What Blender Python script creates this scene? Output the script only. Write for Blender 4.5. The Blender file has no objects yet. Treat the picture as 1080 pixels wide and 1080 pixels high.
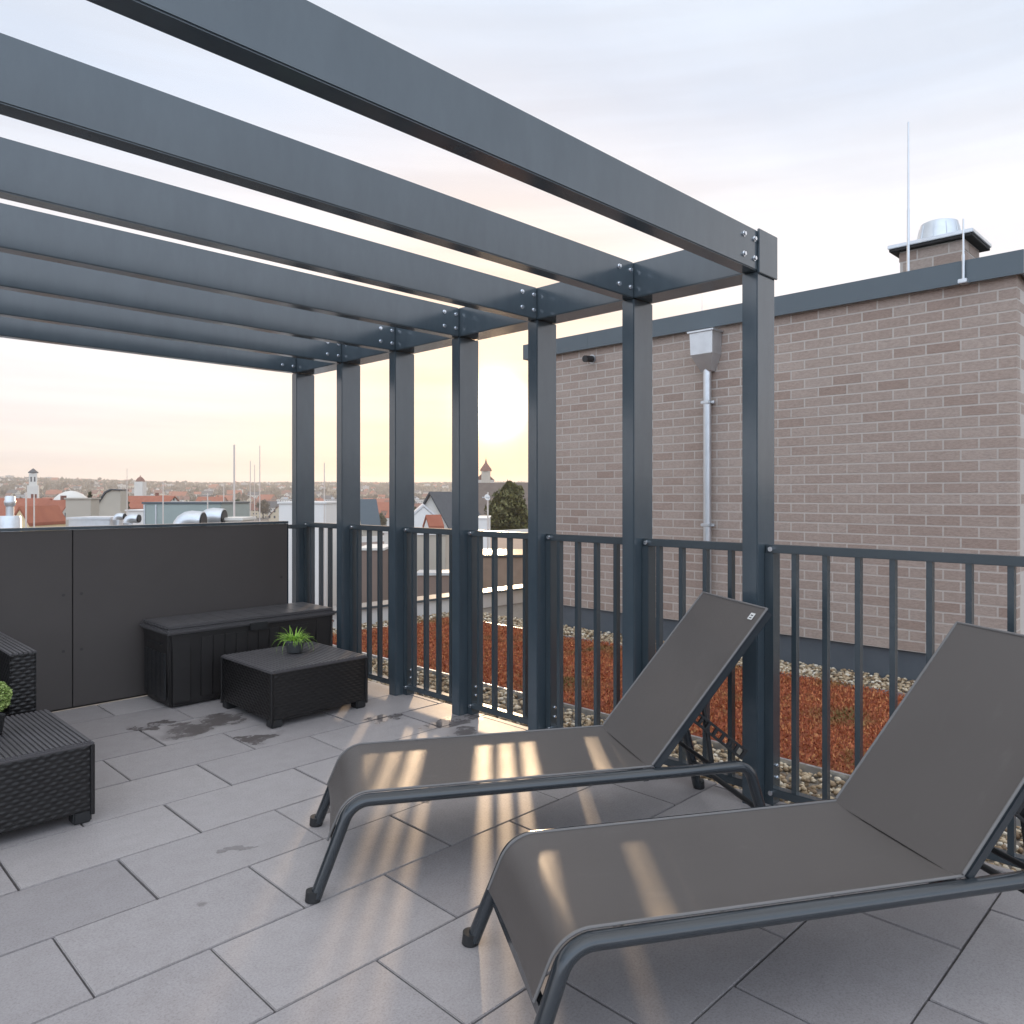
import bpy, bmesh, math, random
import numpy as np
from mathutils import Vector, Matrix
R = math.radians
random.seed(7); rng = np.random.default_rng(7)

# ------------------------------------------------------------------ camera
scn = bpy.context.scene
F_PX, HOR, CXP, YAW, EYE = 808.36, 522.41, 540.0, 0.7885, 1.2869
cam_d = bpy.data.cameras.new("camera"); cam = bpy.data.objects.new("camera", cam_d)
scn.collection.objects.link(cam); scn.camera = cam
cam.location = (0, 0, EYE); cam.rotation_euler = (R(90), 0, -YAW)
cam_d.sensor_width = 36; cam_d.lens = F_PX / 1080 * 36
cam_d.shift_y = -(540 - HOR) / 1080
cam_d.clip_start = 0.05; cam_d.clip_end = 12000

# ------------------------------------------------------------------ light
SUN_EL, SUN_AZ = R(6.6), YAW + math.atan((521 - 540) / F_PX)      # azimuth from +Y towards +X
sdir = Vector((math.sin(SUN_AZ) * math.cos(SUN_EL), math.cos(SUN_AZ) * math.cos(SUN_EL), math.sin(SUN_EL)))
sun_d = bpy.data.lights.new("sun", 'SUN'); sun = bpy.data.objects.new("sun", sun_d)
scn.collection.objects.link(sun)
sun_d.energy = 1.6; sun_d.angle = R(1.5); sun_d.color = (1.0, 0.70, 0.43)
sun.rotation_euler = sdir.to_track_quat('Z', 'Y').to_euler()

world = bpy.data.worlds.new("World"); scn.world = world; world.use_nodes = True
wt = world.node_tree; wt.nodes.clear()
def WN(t, **k):
    n = wt.nodes.new(t)
    for a, b in k.items(): setattr(n, a, b)
    return n
def WL(a, b): wt.links.new(a, b)
def wmath(op, a, b=None, clamp=False):
    n = WN('ShaderNodeMath', operation=op, use_clamp=clamp)
    for i, v in enumerate((a, b)):
        if v is None: continue
        if isinstance(v, (int, float)): n.inputs[i].default_value = v
        else: WL(v, n.inputs[i])
    return n.outputs[0]
def wramp(fac, stops):
    n = WN('ShaderNodeValToRGB'); e = n.color_ramp.elements
    while len(e) < len(stops): e.new(0.5)
    for el, (p, c) in zip(e, stops): el.position = p; el.color = (*c, 1)
    WL(fac, n.inputs[0]); return n.outputs[0]
def wmix(f, a, b, mode='MIX'):
    n = WN('ShaderNodeMix', data_type='RGBA', blend_type=mode)
    for i, v in ((0, f), (6, a), (7, b)):
        if isinstance(v, (int, float)): n.inputs[i].default_value = v
        elif isinstance(v, tuple): n.inputs[i].default_value = (*v, 1)
        else: WL(v, n.inputs[i])
    return n.outputs[2]
tc = WN('ShaderNodeTexCoord'); sep = WN('ShaderNodeSeparateXYZ'); WL(tc.outputs['Generated'], sep.inputs[0])
nish = WN('ShaderNodeTexSky', sky_type='NISHITA', sun_disc=False)
nish.sun_elevation = SUN_EL; nish.sun_rotation = SUN_AZ; nish.air_density = 1.0; nish.dust_density = 2.0; nish.ozone_density = 1.5
nish_c = wmix(1.0, nish.outputs[0], (0.055, 0.055, 0.075), 'MULTIPLY')
elev = wmath('ABSOLUTE', sep.outputs[2])
dotn = WN('ShaderNodeVectorMath', operation='DOT_PRODUCT'); WL(tc.outputs['Generated'], dotn.inputs[0]); dotn.inputs[1].default_value = sdir
dsun = wmath('MAXIMUM', dotn.outputs['Value'], 0.0)
base = wramp(elev, [(0.0, (0.70, 0.60, 0.545)), (0.05, (0.74, 0.68, 0.65)), (0.16, (0.85, 0.81, 0.81)), (0.30, (0.80, 0.795, 0.81)), (0.44, (0.61, 0.67, 0.76)), (0.55, (0.62, 0.69, 0.78)), (0.78, (0.90, 0.92, 0.95)), (1.0, (1.0, 1.0, 1.0))])  # raised towards the zenith, out of view, to lift the ambient light
# pale blue fill light added to the unseen sky opposite the low sun
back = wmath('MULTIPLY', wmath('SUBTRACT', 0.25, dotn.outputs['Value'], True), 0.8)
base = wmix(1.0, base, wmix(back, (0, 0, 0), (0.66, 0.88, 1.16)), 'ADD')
# streaky high cloud: noise stretched along the horizon (project direction on a flat layer)
div = wmath('ADD', elev, 0.12)
pv = WN('ShaderNodeCombineXYZ'); WL(wmath('DIVIDE', sep.outputs[0], div), pv.inputs[0]); WL(wmath('DIVIDE', sep.outputs[1], div), pv.inputs[1])
nz = WN('ShaderNodeTexNoise'); nz.inputs['Scale'].default_value = 1.1; nz.inputs['Detail'].default_value = 7; nz.inputs['Roughness'].default_value = .55
mpn = WN('ShaderNodeMapping'); mpn.inputs['Rotation'].default_value = (0, 0, R(40)); mpn.inputs['Scale'].default_value = (.45, 1.0, 1)
WL(pv.outputs[0], mpn.inputs[0]); WL(mpn.outputs[0], nz.inputs['Vector'])
cl = wramp(nz.outputs[0], [(0.38, (0, 0, 0)), (0.62, (1, 1, 1))])
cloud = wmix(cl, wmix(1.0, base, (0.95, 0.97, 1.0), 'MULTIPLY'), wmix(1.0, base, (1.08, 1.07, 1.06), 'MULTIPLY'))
# thin level bands of cloud low over the horizon
bv = WN('ShaderNodeMapping'); bv.inputs['Scale'].default_value = (1.3, 1.3, 22); WL(tc.outputs['Generated'], bv.inputs[0])
bn = WN('ShaderNodeTexNoise'); bn.inputs['Scale'].default_value = 1.6; bn.inputs['Detail'].default_value = 5; WL(bv.outputs[0], bn.inputs['Vector'])
cloud = wmix(1.0, cloud, wramp(bn.outputs[0], [(.36, (.97, .955, .945)), (.60, (1.03, 1.03, 1.03))]), 'MULTIPLY')
# warm light scattered round the low sun
g1 = wmath('POWER', dsun, 7.0); g2 = wmath('POWER', dsun, 1100.0); g3 = wmath('POWER', dsun, 3000.0)
warmf = wmath('MULTIPLY', wmath('POWER', dsun, 34.0), 0.88)
cloud = wmix(warmf, cloud, wmix(1.0, (0.78, 0.555, 0.33), wramp(bn.outputs[0], [(.36, (.86, .80, .72)), (.60, (1.06, 1.05, 1.04))]), 'MULTIPLY'))
glow = wmix(1.0, wmix(g1, (0, 0, 0), (0.05, 0.035, 0.03)), wmix(g2, (0, 0, 0), (0.6, 0.55, 0.4)), 'ADD')
glow = wmix(1.0, glow, wmix(g3, (0, 0, 0), (7.0, 6.0, 4.2)), 'ADD')
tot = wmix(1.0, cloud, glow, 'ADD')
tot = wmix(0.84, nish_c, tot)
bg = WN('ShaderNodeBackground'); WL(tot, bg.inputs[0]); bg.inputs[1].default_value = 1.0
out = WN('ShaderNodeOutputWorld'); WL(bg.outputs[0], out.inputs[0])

vs = scn.view_settings; vs.view_transform = 'Standard'; vs.look = 'None'; vs.gamma = 1; vs.exposure = 0.50; vs.use_curve_mapping = False
scn.render.engine = 'CYCLES'
cy = scn.cycles; cy.use_denoising = True; cy.max_bounces = 8; cy.volume_bounces = 1; cy.diffuse_bounces = 4
try: cy.denoiser = 'OPENIMAGEDENOISE'
except Exception: pass

# ------------------------------------------------------------------ helpers
COL = scn.collection
def put(o, label=None, cat=None, group=None, kind=None):
    if label: o['label'] = label
    if cat: o['category'] = cat
    if group: o['group'] = group
    if kind: o['kind'] = kind
    return o
def empty(name, loc=(0, 0, 0), rz=0.0, parent=None, **k):
    o = bpy.data.objects.new(name, None); COL.objects.link(o); o.location = loc; o.rotation_euler = (0, 0, rz)
    o.empty_display_size = .1; o.parent = parent; return put(o, **k)
class MB:
    """collects shapes and links them as one mesh object"""
    def __init__(s): s.v = []; s.f = []; s.sm = []
    def add(s, vs, fs, smooth=False):
        n = len(s.v); s.v += [tuple(v) for v in vs]; s.f += [tuple(i + n for i in f) for f in fs]; s.sm += [smooth] * len(fs); return s
    def box(s, x0, x1, y0, y1, z0, z1, b=0.0, M=None):
        bm = bmesh.new(); bmesh.ops.create_cube(bm, size=1)
        for v in bm.verts:
            v.co = Vector(((x0 + x1) / 2 + v.co.x * (x1 - x0), (y0 + y1) / 2 + v.co.y * (y1 - y0), (z0 + z1) / 2 + v.co.z * (z1 - z0)))
        if b > 0: bmesh.ops.bevel(bm, geom=bm.edges[:], offset=b, segments=2, affect='EDGES', clamp_overlap=True)
        if M is not None: bm.transform(M)
        s.frombm(bm, b > 0); return s
    def frombm(s, bm, smooth=False):
        bm.verts.ensure_lookup_table(); bm.verts.index_update()
        s.add([v.co[:] for v in bm.verts], [[v.index for v in f.verts] for f in bm.faces], smooth); bm.free(); return s
    def tube(s, pts, r, n=12, ry=None, caps=True, up=(0, 0, 1)):
        pts = [Vector(p) for p in pts]; m = len(pts); rr = r if isinstance(r, (list, tuple)) else [r] * m
        vs = []; upv = Vector(up)
        for i, p in enumerate(pts):
            t = (pts[min(i + 1, m - 1)] - pts[max(i - 1, 0)]).normalized()
            a = t.cross(upv)
            if a.length < 1e-3: a = t.cross(Vector((0, 1, 0)))
            a.normalize(); b = a.cross(t)
            for k in range(n):
                q = 2 * math.pi * k / n
                vs.append(p + a * math.cos(q) * rr[i] + b * math.sin(q) * (rr[i] if ry is None else ry))
        fs = [[i * n + k, i * n + (k + 1) % n, (i + 1) * n + (k + 1) % n, (i + 1) * n + k] for i in range(m - 1) for k in range(n)]
        if caps: fs += [list(range(n))[::-1], [(m - 1) * n + k for k in range(n)]]
        s.add(vs, fs, True); return s
    def lathe(s, prof, c=(0, 0, 0), n=24):
        vs = [(c[0] + r * math.cos(2 * math.pi * k / n), c[1] + r * math.sin(2 * math.pi * k / n), c[2] + z) for r, z in prof for k in range(n)]
        fs = [[i * n + k, i * n + (k + 1) % n, (i + 1) * n + (k + 1) % n, (i + 1) * n + k] for i in range(len(prof) - 1) for k in range(n)]
        fs += [list(range(n))[::-1], [(len(prof) - 1) * n + k for k in range(n)]]
        s.add(vs, fs, True); return s
    def prism(s, poly, axis, a0, a1):
        """poly: 2D outline, extruded along axis 'x','y' or 'z' from a0 to a1"""
        n = len(poly)
        def P(p, a): return {'x': (a, p[0], p[1]), 'y': (p[0], a, p[1]), 'z': (p[0], p[1], a)}[axis]
        bm = bmesh.new(); A = [bm.verts.new(P(p, a0)) for p in poly]; B = [bm.verts.new(P(p, a1)) for p in poly]
        bm.faces.new(A); bm.faces.new(B[::-1])
        for i in range(n): bm.faces.new([A[i], B[i], B[(i + 1) % n], A[(i + 1) % n]])
        bmesh.ops.recalc_face_normals(bm, faces=bm.faces[:]); return s.frombm(bm)
    def build(s, name, mat, parent=None, **k):
        me = bpy.data.meshes.new(name); me.from_pydata(s.v, [], s.f)
        if any(s.sm):
            me.polygons.foreach_set('use_smooth', s.sm)
            try: me.set_sharp_from_angle(angle=R(35))
            except Exception: pass
        me.materials.append(mat); o = bpy.data.objects.new(name, me); COL.objects.link(o); o.parent = parent
        return put(o, **k)
def mesh_np(name, V, Fq, mat, parent=None, rnd=None, smooth=False, **k):
    me = bpy.data.meshes.new(name); n = Fq.shape[1]
    me.vertices.add(len(V)); me.vertices.foreach_set('co', V.astype(np.float32).ravel())
    me.loops.add(Fq.size); me.loops.foreach_set('vertex_index', Fq.astype(np.int32).ravel())
    me.polygons.add(len(Fq)); me.polygons.foreach_set('loop_start', np.arange(0, Fq.size, n, dtype=np.int32))
    me.polygons.foreach_set('loop_total', np.full(len(Fq), n, dtype=np.int32))
    me.update(calc_edges=True)
    me.polygons.foreach_set('use_smooth', np.full(len(Fq), smooth, dtype=bool))
    if rnd is not None:
        a = me.attributes.new('rnd', 'FLOAT', 'FACE'); a.data.foreach_set('value', rnd.astype(np.float32))
    me.materials.append(mat); o = bpy.data.objects.new(name, me); COL.objects.link(o); o.parent = parent
    return put(o, **k)
def copy_tree(o, parent=None):
    c = o.copy(); COL.objects.link(c); c.parent = parent
    for ch in list(o.children): copy_tree(ch, c)
    return c
def scatter(BV, BF, pos, scl, rotz, tilt=None):
    """numpy copies of a small base shape"""
    n = len(pos); c, s_ = np.cos(rotz), np.sin(rotz)
    V = BV[None] * scl[:, None, :]
    if tilt is not None:
        ct, st = np.cos(tilt)[:, None], np.sin(tilt)[:, None]
        V = np.stack([V[..., 0], V[..., 1] * ct - V[..., 2] * st, V[..., 1] * st + V[..., 2] * ct], -1)
    V = np.stack([V[..., 0] * c[:, None] - V[..., 1] * s_[:, None], V[..., 0] * s_[:, None] + V[..., 1] * c[:, None], V[..., 2]], -1) + pos[:, None, :]
    Fq = (BF[None] + (np.arange(n) * len(BV))[:, None, None]).reshape(-1, BF.shape[1])
    return V.reshape(-1, 3), Fq
BOXF = np.array([[0, 1, 3, 2], [4, 6, 7, 5], [0, 4, 5, 1], [2, 3, 7, 6], [0, 2, 6, 4], [1, 5, 7, 3]])
BOXV = np.array([[x, y, z] for x in (-.5, .5) for y in (-.5, .5) for z in (-.5, .5)])
def at(px, py, d):
    """the point the photograph shows at (px, py), d metres ahead"""
    u, w = (px - CXP) / F_PX, (HOR - py) / F_PX
    return Vector((math.sin(YAW) + math.cos(YAW) * u, math.cos(YAW) - math.sin(YAW) * u, w)) * d + Vector((0, 0, EYE))

# ------------------------------------------------------------------ materials
class NT:
    def __init__(s, name):
        s.m = bpy.data.materials.new(name); s.m.use_nodes = True; s.t = s.m.node_tree; s.b = s.t.nodes['Principled BSDF']
    def n(s, t, **k):
        x = s.t.nodes.new(t)
        for a, b in k.items(): setattr(x, a, b)
        return x
    def set(s, inp, v):
        if isinstance(v, (int, float)): inp.default_value = v
        elif isinstance(v, tuple): inp.default_value = (*v, 1) if len(v) == 3 and inp.type == 'RGBA' else v
        else: s.t.links.new(v, inp)
    def noise(s, scale, detail=3, rough=.5, vec=None, dist=0):
        x = s.n('ShaderNodeTexNoise'); x.inputs['Scale'].default_value = scale; x.inputs['Detail'].default_value = detail
        x.inputs['Roughness'].default_value = rough; x.inputs['Distortion'].default_value = dist
        s.t.links.new(vec if vec is not None else s.obj(), x.inputs['Vector']); return x.outputs[0]
    def obj(s):
        if not hasattr(s, 'tc'): s.tc = s.n('ShaderNodeTexCoord')
        return s.tc.outputs['Object']
    def ramp(s, f, stops, interp='LINEAR'):
        x = s.n('ShaderNodeValToRGB'); e = x.color_ramp.elements; x.color_ramp.interpolation = interp
        while len(e) < len(stops): e.new(.5)
        for el, (p, c) in zip(e, stops):
            el.position = p; el.color = (c, c, c, 1) if isinstance(c, (int, float)) else (*c, 1)
        s.set(x.inputs[0], f); return x.outputs[0]
    def mix(s, f, a, b, mode='MIX'):
        x = s.n('ShaderNodeMix', data_type='RGBA', blend_type=mode); s.set(x.inputs[0], f); s.set(x.inputs[6], a); s.set(x.inputs[7], b); return x.outputs[2]
    def math(s, op, a, b=0.0, clamp=False):
        x = s.n('ShaderNodeMath', operation=op, use_clamp=clamp); s.set(x.inputs[0], a); s.set(x.inputs[1], b); return x.outputs[0]
    def bump(s, h, strength=.3, dist=.01, normal=None):
        x = s.n('ShaderNodeBump'); x.inputs['Strength'].default_value = strength; x.inputs['Distance'].default_value = dist
        s.set(x.inputs['Height'], h)
        if normal is not None: s.set(x.inputs['Normal'], normal)
        return x.outputs[0]
    def out(s, col=None, rough=None, metal=None, normal=None, spec=None):
        for k, v in (('Base Color', col), ('Roughness', rough), ('Metallic', metal), ('Normal', normal), ('Specular IOR Level', spec)):
            if v is not None: s.set(s.b.inputs[k], v)
        return s.m
    def attr(s, name='rnd'):
        return s.n('ShaderNodeAttribute', attribute_name=name).outputs['Fac']
    def scaled(s, sc, rot=(0, 0, 0)):
        x = s.n('ShaderNodeMapping'); x.inputs['Scale'].default_value = sc; x.inputs['Rotation'].default_value = rot
        s.t.links.new(s.obj(), x.inputs[0]); return x.outputs[0]
def mul(c, k): return tuple(min(1, x * k) for x in c)
def paint(name, c, rough=.5, var=.12, scale=6, bumpk=0.0, metal=0.0, spec=.5):
    t = NT(name); n = t.noise(scale, 4, .6); col = t.mix(n, mul(c, 1 - var), mul(c, 1 + var))
    rg = t.ramp(t.noise(scale * 2.3, 3), [(0.3, rough * (1 - var * .6)), (0.7, min(1, rough * (1 + var * .6)))])
    return t.out(col, rg, metal, t.bump(t.noise(260, 2), bumpk, .001) if bumpk else None, spec)

M_ANTH = (lambda t: t.out(t.mix(t.ramp(t.noise(7, 5, .65, t.scaled((1, 1, .35))), [(.35, 0.0), (.75, 1.0)]), (.047, .065, .079), (.062, .082, .097)),
          t.ramp(t.noise(2.2, 4, .6, t.scaled((1, 1, .5))), [(.2, .15), (.8, .23)]), 0.0, t.bump(t.noise(420, 2), .05, .0005), 1.0))(NT('anthracite_powder_coat'))
M_RAIL = paint('railing_paint', (.040, .054, .063), .25, .10, 5, .04, 0, .9)
M_BOLT = paint('galvanised_bolt', (.75, .77, .80), .25, .08, 40, 0, 1.0)
M_FRAME = paint('lounger_frame_coat', (.020, .025, .030), .18, .03, 3, 0, 0, .8)
M_BLACK = paint('black_plastic', (.018, .018, .019), .5, .15, 20)
M_PANEL = (lambda t: t.out(t.mix(t.noise(1.6, 5, .6), (.068, .058, .054), (.084, .072, .067)), t.ramp(t.noise(4, 3), [(.3, .48), (.7, .62)]), 0.0, t.bump(t.noise(160, 3), .08, .001)))(NT('fibre_cement_panel'))
def sling():
    t = NT('sling_textile'); w = t.n('ShaderNodeTexWave', wave_type='BANDS', bands_direction='X'); w.inputs['Scale'].default_value = 170
    w2 = t.n('ShaderNodeTexWave', wave_type='BANDS', bands_direction='Y'); w2.inputs['Scale'].default_value = 170
    t.t.links.new(t.obj(), w.inputs[0]); t.t.links.new(t.obj(), w2.inputs[0])
    h = t.math('ADD', w.outputs[1], w2.outputs[1])
    n = t.noise(2.2, 4, .6); c = t.mix(n, (.086, .073, .066), (.106, .092, .084))
    st = t.ramp(t.noise(9, 5, .65, t.scaled((1, 2.2, 1))), [(.60, 0.0), (.72, 1.0)])
    c = t.mix(t.math('MULTIPLY', st, .38), c, (.13, .115, .105))
    return t.out(c, t.ramp(n, [(.3, .38), (.7, .46)]), 0.0, t.bump(h, .25, .0010), .6)
M_SLING = sling()
M_PIPE = paint('sling_piping', (.16, .15, .145), .5, .1, 20)
M_RATTAN = paint('dark_rattan_resin', (.0095, .0085, .0085), .36, .25, 14, .1)
M_RATTOP = paint('rattan_lid_resin', (.085, .078, .080), .40, .18, 12, .05)
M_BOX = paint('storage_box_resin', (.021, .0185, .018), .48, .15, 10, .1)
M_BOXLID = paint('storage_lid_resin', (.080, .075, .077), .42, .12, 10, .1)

def paver_mat():
    t = NT('concrete_paver')
    r = t.attr(); base = t.ramp(r, [(0, (.325, .296, .292)), (.5, (.375, .342, .335)), (1, (.430, .392, .380))])
    big = t.noise(.9, 5, .6); base = t.mix(t.ramp(big, [(.35, 0.0), (.65, 1.0)]), (1, 1, 1), (1, 1, 1)) if 0 else t.mix(1.0, base, t.ramp(big, [(.3, (.90, .90, .91)), (.7, (1.0, 1.0, 1.0))]), 'MULTIPLY')
    fine = t.noise(150, 4, .8); base = t.mix(1.0, base, t.ramp(fine, [(.34, (.76, .76, .76)), (.5, (1, 1, 1)), (.68, (1.13, 1.13, 1.13))]), 'MULTIPLY')
    mot = t.noise(14, 5, .65); base = t.mix(1.0, base, t.ramp(mot, [(.25, (.90, .89, .88)), (.6, (1, 1, 1))]), 'MULTIPLY')
    # small dried spots
    vo = t.n('ShaderNodeTexVoronoi'); vo.inputs['Scale'].default_value = 2.6; t.t.links.new(t.obj(), vo.inputs['Vector'])
    dd = t.math('ADD', vo.outputs['Distance'], t.math('MULTIPLY', t.noise(16, 3), .10))
    spot = t.ramp(dd, [(.075, .75), (.10, 0.0)])
    # wet patches: ragged shapes at given places
    warp = t.n('ShaderNodeVectorMath', operation='MULTIPLY_ADD'); nv = t.n('ShaderNodeTexNoise'); nv.inputs['Scale'].default_value = 5.5; nv.inputs['Detail'].default_value = 4
    t.t.links.new(t.obj(), nv.inputs['Vector']); t.t.links.new(nv.outputs['Color'], warp.inputs[0]); warp.inputs[1].default_value = (.45, .45, 0); t.t.links.new(t.obj(), warp.inputs[2])
    wet = None
    for (x, y, rx, ry) in WET:
        mp = t.n('ShaderNodeMapping', vector_type='POINT'); mp.inputs['Location'].default_value = (-(x + .225) / rx, -(y + .225) / ry, 0); mp.inputs['Scale'].default_value = (1 / rx, 1 / ry, 0)
        t.t.links.new(warp.outputs[0], mp.inputs[0]); L = t.n('ShaderNodeVectorMath', operation='LENGTH'); t.t.links.new(mp.outputs[0], L.inputs[0])
        m = t.ramp(L.outputs['Value'], [(.62, 1.0), (.98, 0.0)])
        wet = m if wet is None else t.math('MAXIMUM', wet, m)
    wet = t.math('MULTIPLY', wet, t.ramp(t.noise(7, 5, .7), [(.38, 0.25), (.52, 1.0)]))
    d = t.math('MAXIMUM', t.math('MULTIPLY', spot, .8), wet, True)
    col = t.mix(d, base, t.mix(1.0, base, (.42, .40, .39), 'MULTIPLY'))
    rg = t.ramp(wet, [(0.0, .50), (1.0, .05)])
    return t.out(col, rg, 0.0, t.bump(t.math('MULTIPLY', fine, t.math('SUBTRACT', 1.0, wet)), .25, .0015), .5)
WET = [(1.78, 4.22, .26, .15), (1.98, 4.32, .16, .10), (1.93, 3.78, .12, .06), (2.62, 3.62, .17, .08), (2.86, 3.35, .22, .12),
       (1.62, 4.42, .10, .06), (2.1, 2.55, .10, .06), (1.70, 2.75, .09, .05), (2.42, 1.15, .10, .06), (1.30, 2.65, .06, .04), (2.75, 3.1, .10, .1), (2.95, 2.35, .10, .1)]
M_PAVER = paver_mat()
M_DARK = paint('dark_underlay', (.03, .028, .027), .9, .2, 8)
def brick_mat(name, cols, mortar=False):
    t = NT(name)
    if mortar:
        n = t.noise(60, 4, .7); return t.out(t.mix(n, (.47, .42, .375), (.56, .505, .46)), .9, 0.0, t.bump(n, .4, .003))
    c = t.ramp(t.attr(), cols); n = t.noise(38, 5, .7, t.scaled((1, 1, 2.2)))
    c = t.mix(1.0, c, t.ramp(n, [(.25, (.74, .73, .73)), (.6, (1.05, 1.05, 1.05))]), 'MULTIPLY')
    c = t.mix(1.0, c, t.ramp(t.noise(.8, 3), [(.3, (.92, .92, .92)), (.7, (1.0, 1.0, 1.0))]), 'MULTIPLY')
    return t.out(c, .85, 0.0, t.bump(n, .5, .004))
M_BRICK = brick_mat('taupe_clinker_brick', [(0, (.345, .256, .210)), (.15, (.385, .298, .250)), (.6, (.405, .320, .270)), (1, (.430, .348, .298))])
M_MORTAR = brick_mat('pale_mortar', None, True)
M_ZINC = paint('galvanised_zinc', (.60, .62, .64), .38, .18, 9, 0, .85)
M_COPING = paint('grey_blue_sheet_metal', (.095, .118, .134), .38, .08, 3, .05, .2)
M_FLASH = paint('dark_bitumen_flashing', (.085, .097, .112), .6, .2, 7, .1)
M_WHITE = paint('white_render', (.72, .70, .67), .8, .08, 1.0)
M_GRAVBED = paint('gravel_bed', (.20, .17, .14), .95, .3, 20)
def pebble_mat():
    t = NT('pebbles'); c = t.ramp(t.attr(), [(0, (.16, .10, .055)), (.3, (.36, .25, .145)), (.6, (.52, .40, .26)), (.85, (.66, .55, .40)), (1, (.76, .70, .60))])
    return t.out(t.mix(1.0, c, t.ramp(t.noise(60, 3), [(.3, (.8, .8, .8)), (.7, (1, 1, 1))]), 'MULTIPLY'), .75)
M_PEB = pebble_mat()
def sedum_mat():
    t = NT('red_sedum'); r = t.attr(); c = t.ramp(r, [(0, (.22, .052, .020)), (.35, (.36, .092, .034)), (.7, (.46, .135, .048)), (1, (.56, .26, .095))])
    g = t.ramp(t.noise(1.7, 4, .6), [(.55, 0.0), (.68, .85)]); g2 = t.ramp(t.noise(9, 4, .6), [(.56, 0.0), (.68, .55)])
    c = t.mix(t.math('MAXIMUM', g, g2), c, (.15, .12, .035)); return t.out(c, .75)
M_SEDUM = sedum_mat()
M_SEDBED = paint('sedum_soil', (.26, .065, .028), .95, .35, 12)
def leaf_mat(name, a, b, trans=.25):
    t = NT(name); c = t.mix(t.attr(), a, b); t.out(c, .6); t.set(t.b.inputs['Transmission Weight'], 0.0); return t.m
M_PLANT = leaf_mat('fresh_leaves', (.10, .24, .02), (.38, .60, .08))
M_BALL = leaf_mat('boxwood_leaves', (.14, .24, .04), (.52, .62, .22))
M_TREE = leaf_mat('dark_needles', (.022, .032, .010), (.075, .085, .022))
M_TREEFAR = leaf_mat('bare_brown_twigs', (.040, .034, .022), (.095, .075, .045))
M_BARK = paint('bark', (.06, .045, .035), .9, .3, 8)
M_POT = paint('grey_pot', (.085, .088, .090), .5, .15, 12)

# ------------------------------------------------------------------ terrain
def ground_z(x, y):
    r = math.hypot(x, y); t = max(0, min(1, (r - 650) / 2100)); a = math.atan2(x, y)
    k = 1 + .06 * math.sin(a * 5 + 1) + .06 * math.sin(a * 11) + .03 * math.sin(a * 23 + 2)
    return -15 + 55 * k * (t * t * (3 - 2 * t)) ** 1.05
NA, rr_ = 240, [0, 30, 80, 150, 250, 400, 550, 700, 850, 1000, 1150, 1300, 1450, 1600, 1800, 2000, 2200, 2400, 2600, 2750, 2900, 3100]
V = [[r * math.sin(2 * math.pi * k / NA), r * math.cos(2 * math.pi * k / NA), 0] for r in rr_ for k in range(NA)]
for v in V: v[2] = ground_z(v[0], v[1]) + (0 if math.hypot(v[0], v[1]) < 2300 else random.uniform(-1, 2.2))
tg = MB(); nfl = 10
t_ = NT('town_ground'); n_ = t_.noise(.012, 6, .7)
M_GROUND = t_.out(t_.mix(t_.ramp(t_.noise(.05, 5, .7), [(.4, 0.0), (.6, 1.0)]), t_.mix(n_, (.045, .042, .034), (.085, .070, .056)), (.11, .10, .095)), .95)
t_ = NT('wooded_hills'); M_HILL = t_.out(t_.mix(t_.ramp(t_.noise(.006, 6, .7), [(.45, 0.0), (.6, 1.0)]), (.045, .045, .035), (.11, .10, .07)), 1.0)
tg.add(V[:nfl * NA], [[i * NA + k, i * NA + (k + 1) % NA, (i + 1) * NA + (k + 1) % NA, (i + 1) * NA + k][::-1] for i in range(nfl - 1) for k in range(NA)], True)
tg.build('ground', M_GROUND, kind='structure')
hl = MB(); m_ = len(rr_) - nfl + 1
hl.add(V[(nfl - 1) * NA:], [[i * NA + k, i * NA + (k + 1) % NA, (i + 1) * NA + (k + 1) % NA, (i + 1) * NA + k][::-1] for i in range(m_ - 1) for k in range(NA)], True)
hl.build('hills', M_HILL, kind='structure')

# haze: the air over the town
hz = MB().box(-3300, 3300, -3300, 3300, -18, 90)
hm = bpy.data.materials.new('haze_air'); hm.use_nodes = True; hn = hm.node_tree; hn.nodes.clear()
pvn = hn.nodes.new('ShaderNodeVolumePrincipled'); pvn.inputs['Color'].default_value = (.96, .93, .90, 1); pvn.inputs['Density'].default_value = .00025; pvn.inputs['Anisotropy'].default_value = .35
ho = hn.nodes.new('ShaderNodeOutputMaterial'); hn.links.new(pvn.outputs[0], ho.inputs['Volume'])
hz.build('haze', hm, kind='stuff')

# ------------------------------------------------------------------ terrace floor: concrete slabs in running bond
X0, Y0, QX, QY = .64, 2.1432, .30, .3788
FLOOR_X1, PW = 3.085, 5.135
pos, scl, rnd = [], [], []
for j in range(-13, 9):
    y0, y1 = Y0 + QY * j, Y0 + QY * (j + 1)
    if y0 > PW - .02: continue
    y1 = min(y1, PW - .004)
    for k in range(-8, 6):
        x0 = X0 + QX * (2 * k + (j % 2)); x1 = x0 + .6
        if x0 > FLOOR_X1 - .02: continue
        x1 = min(x1, FLOOR_X1); g = .0022 + .0012 * random.random() + (.0022 if random.random() < .25 else 0)
        pos.append(((x0 + x1) / 2, (y0 + y1) / 2 + random.uniform(-.0008, .0008), -.02 + random.uniform(-.0012, .0012)))
        scl.append((x1 - x0 - 2 * g, y1 - y0 - .0050 - random.random() * .0015, .04)); rnd.append(random.random())
fb = MB(); rn = []
for p, s_, r_ in zip(pos, scl, rnd):
    nf = len(fb.f); fb.box(p[0] - s_[0] / 2, p[0] + s_[0] / 2, p[1] - s_[1] / 2, p[1] + s_[1] / 2, p[2] - .02, p[2] + .02, .0022); rn += [r_] * (len(fb.f) - nf)
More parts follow.
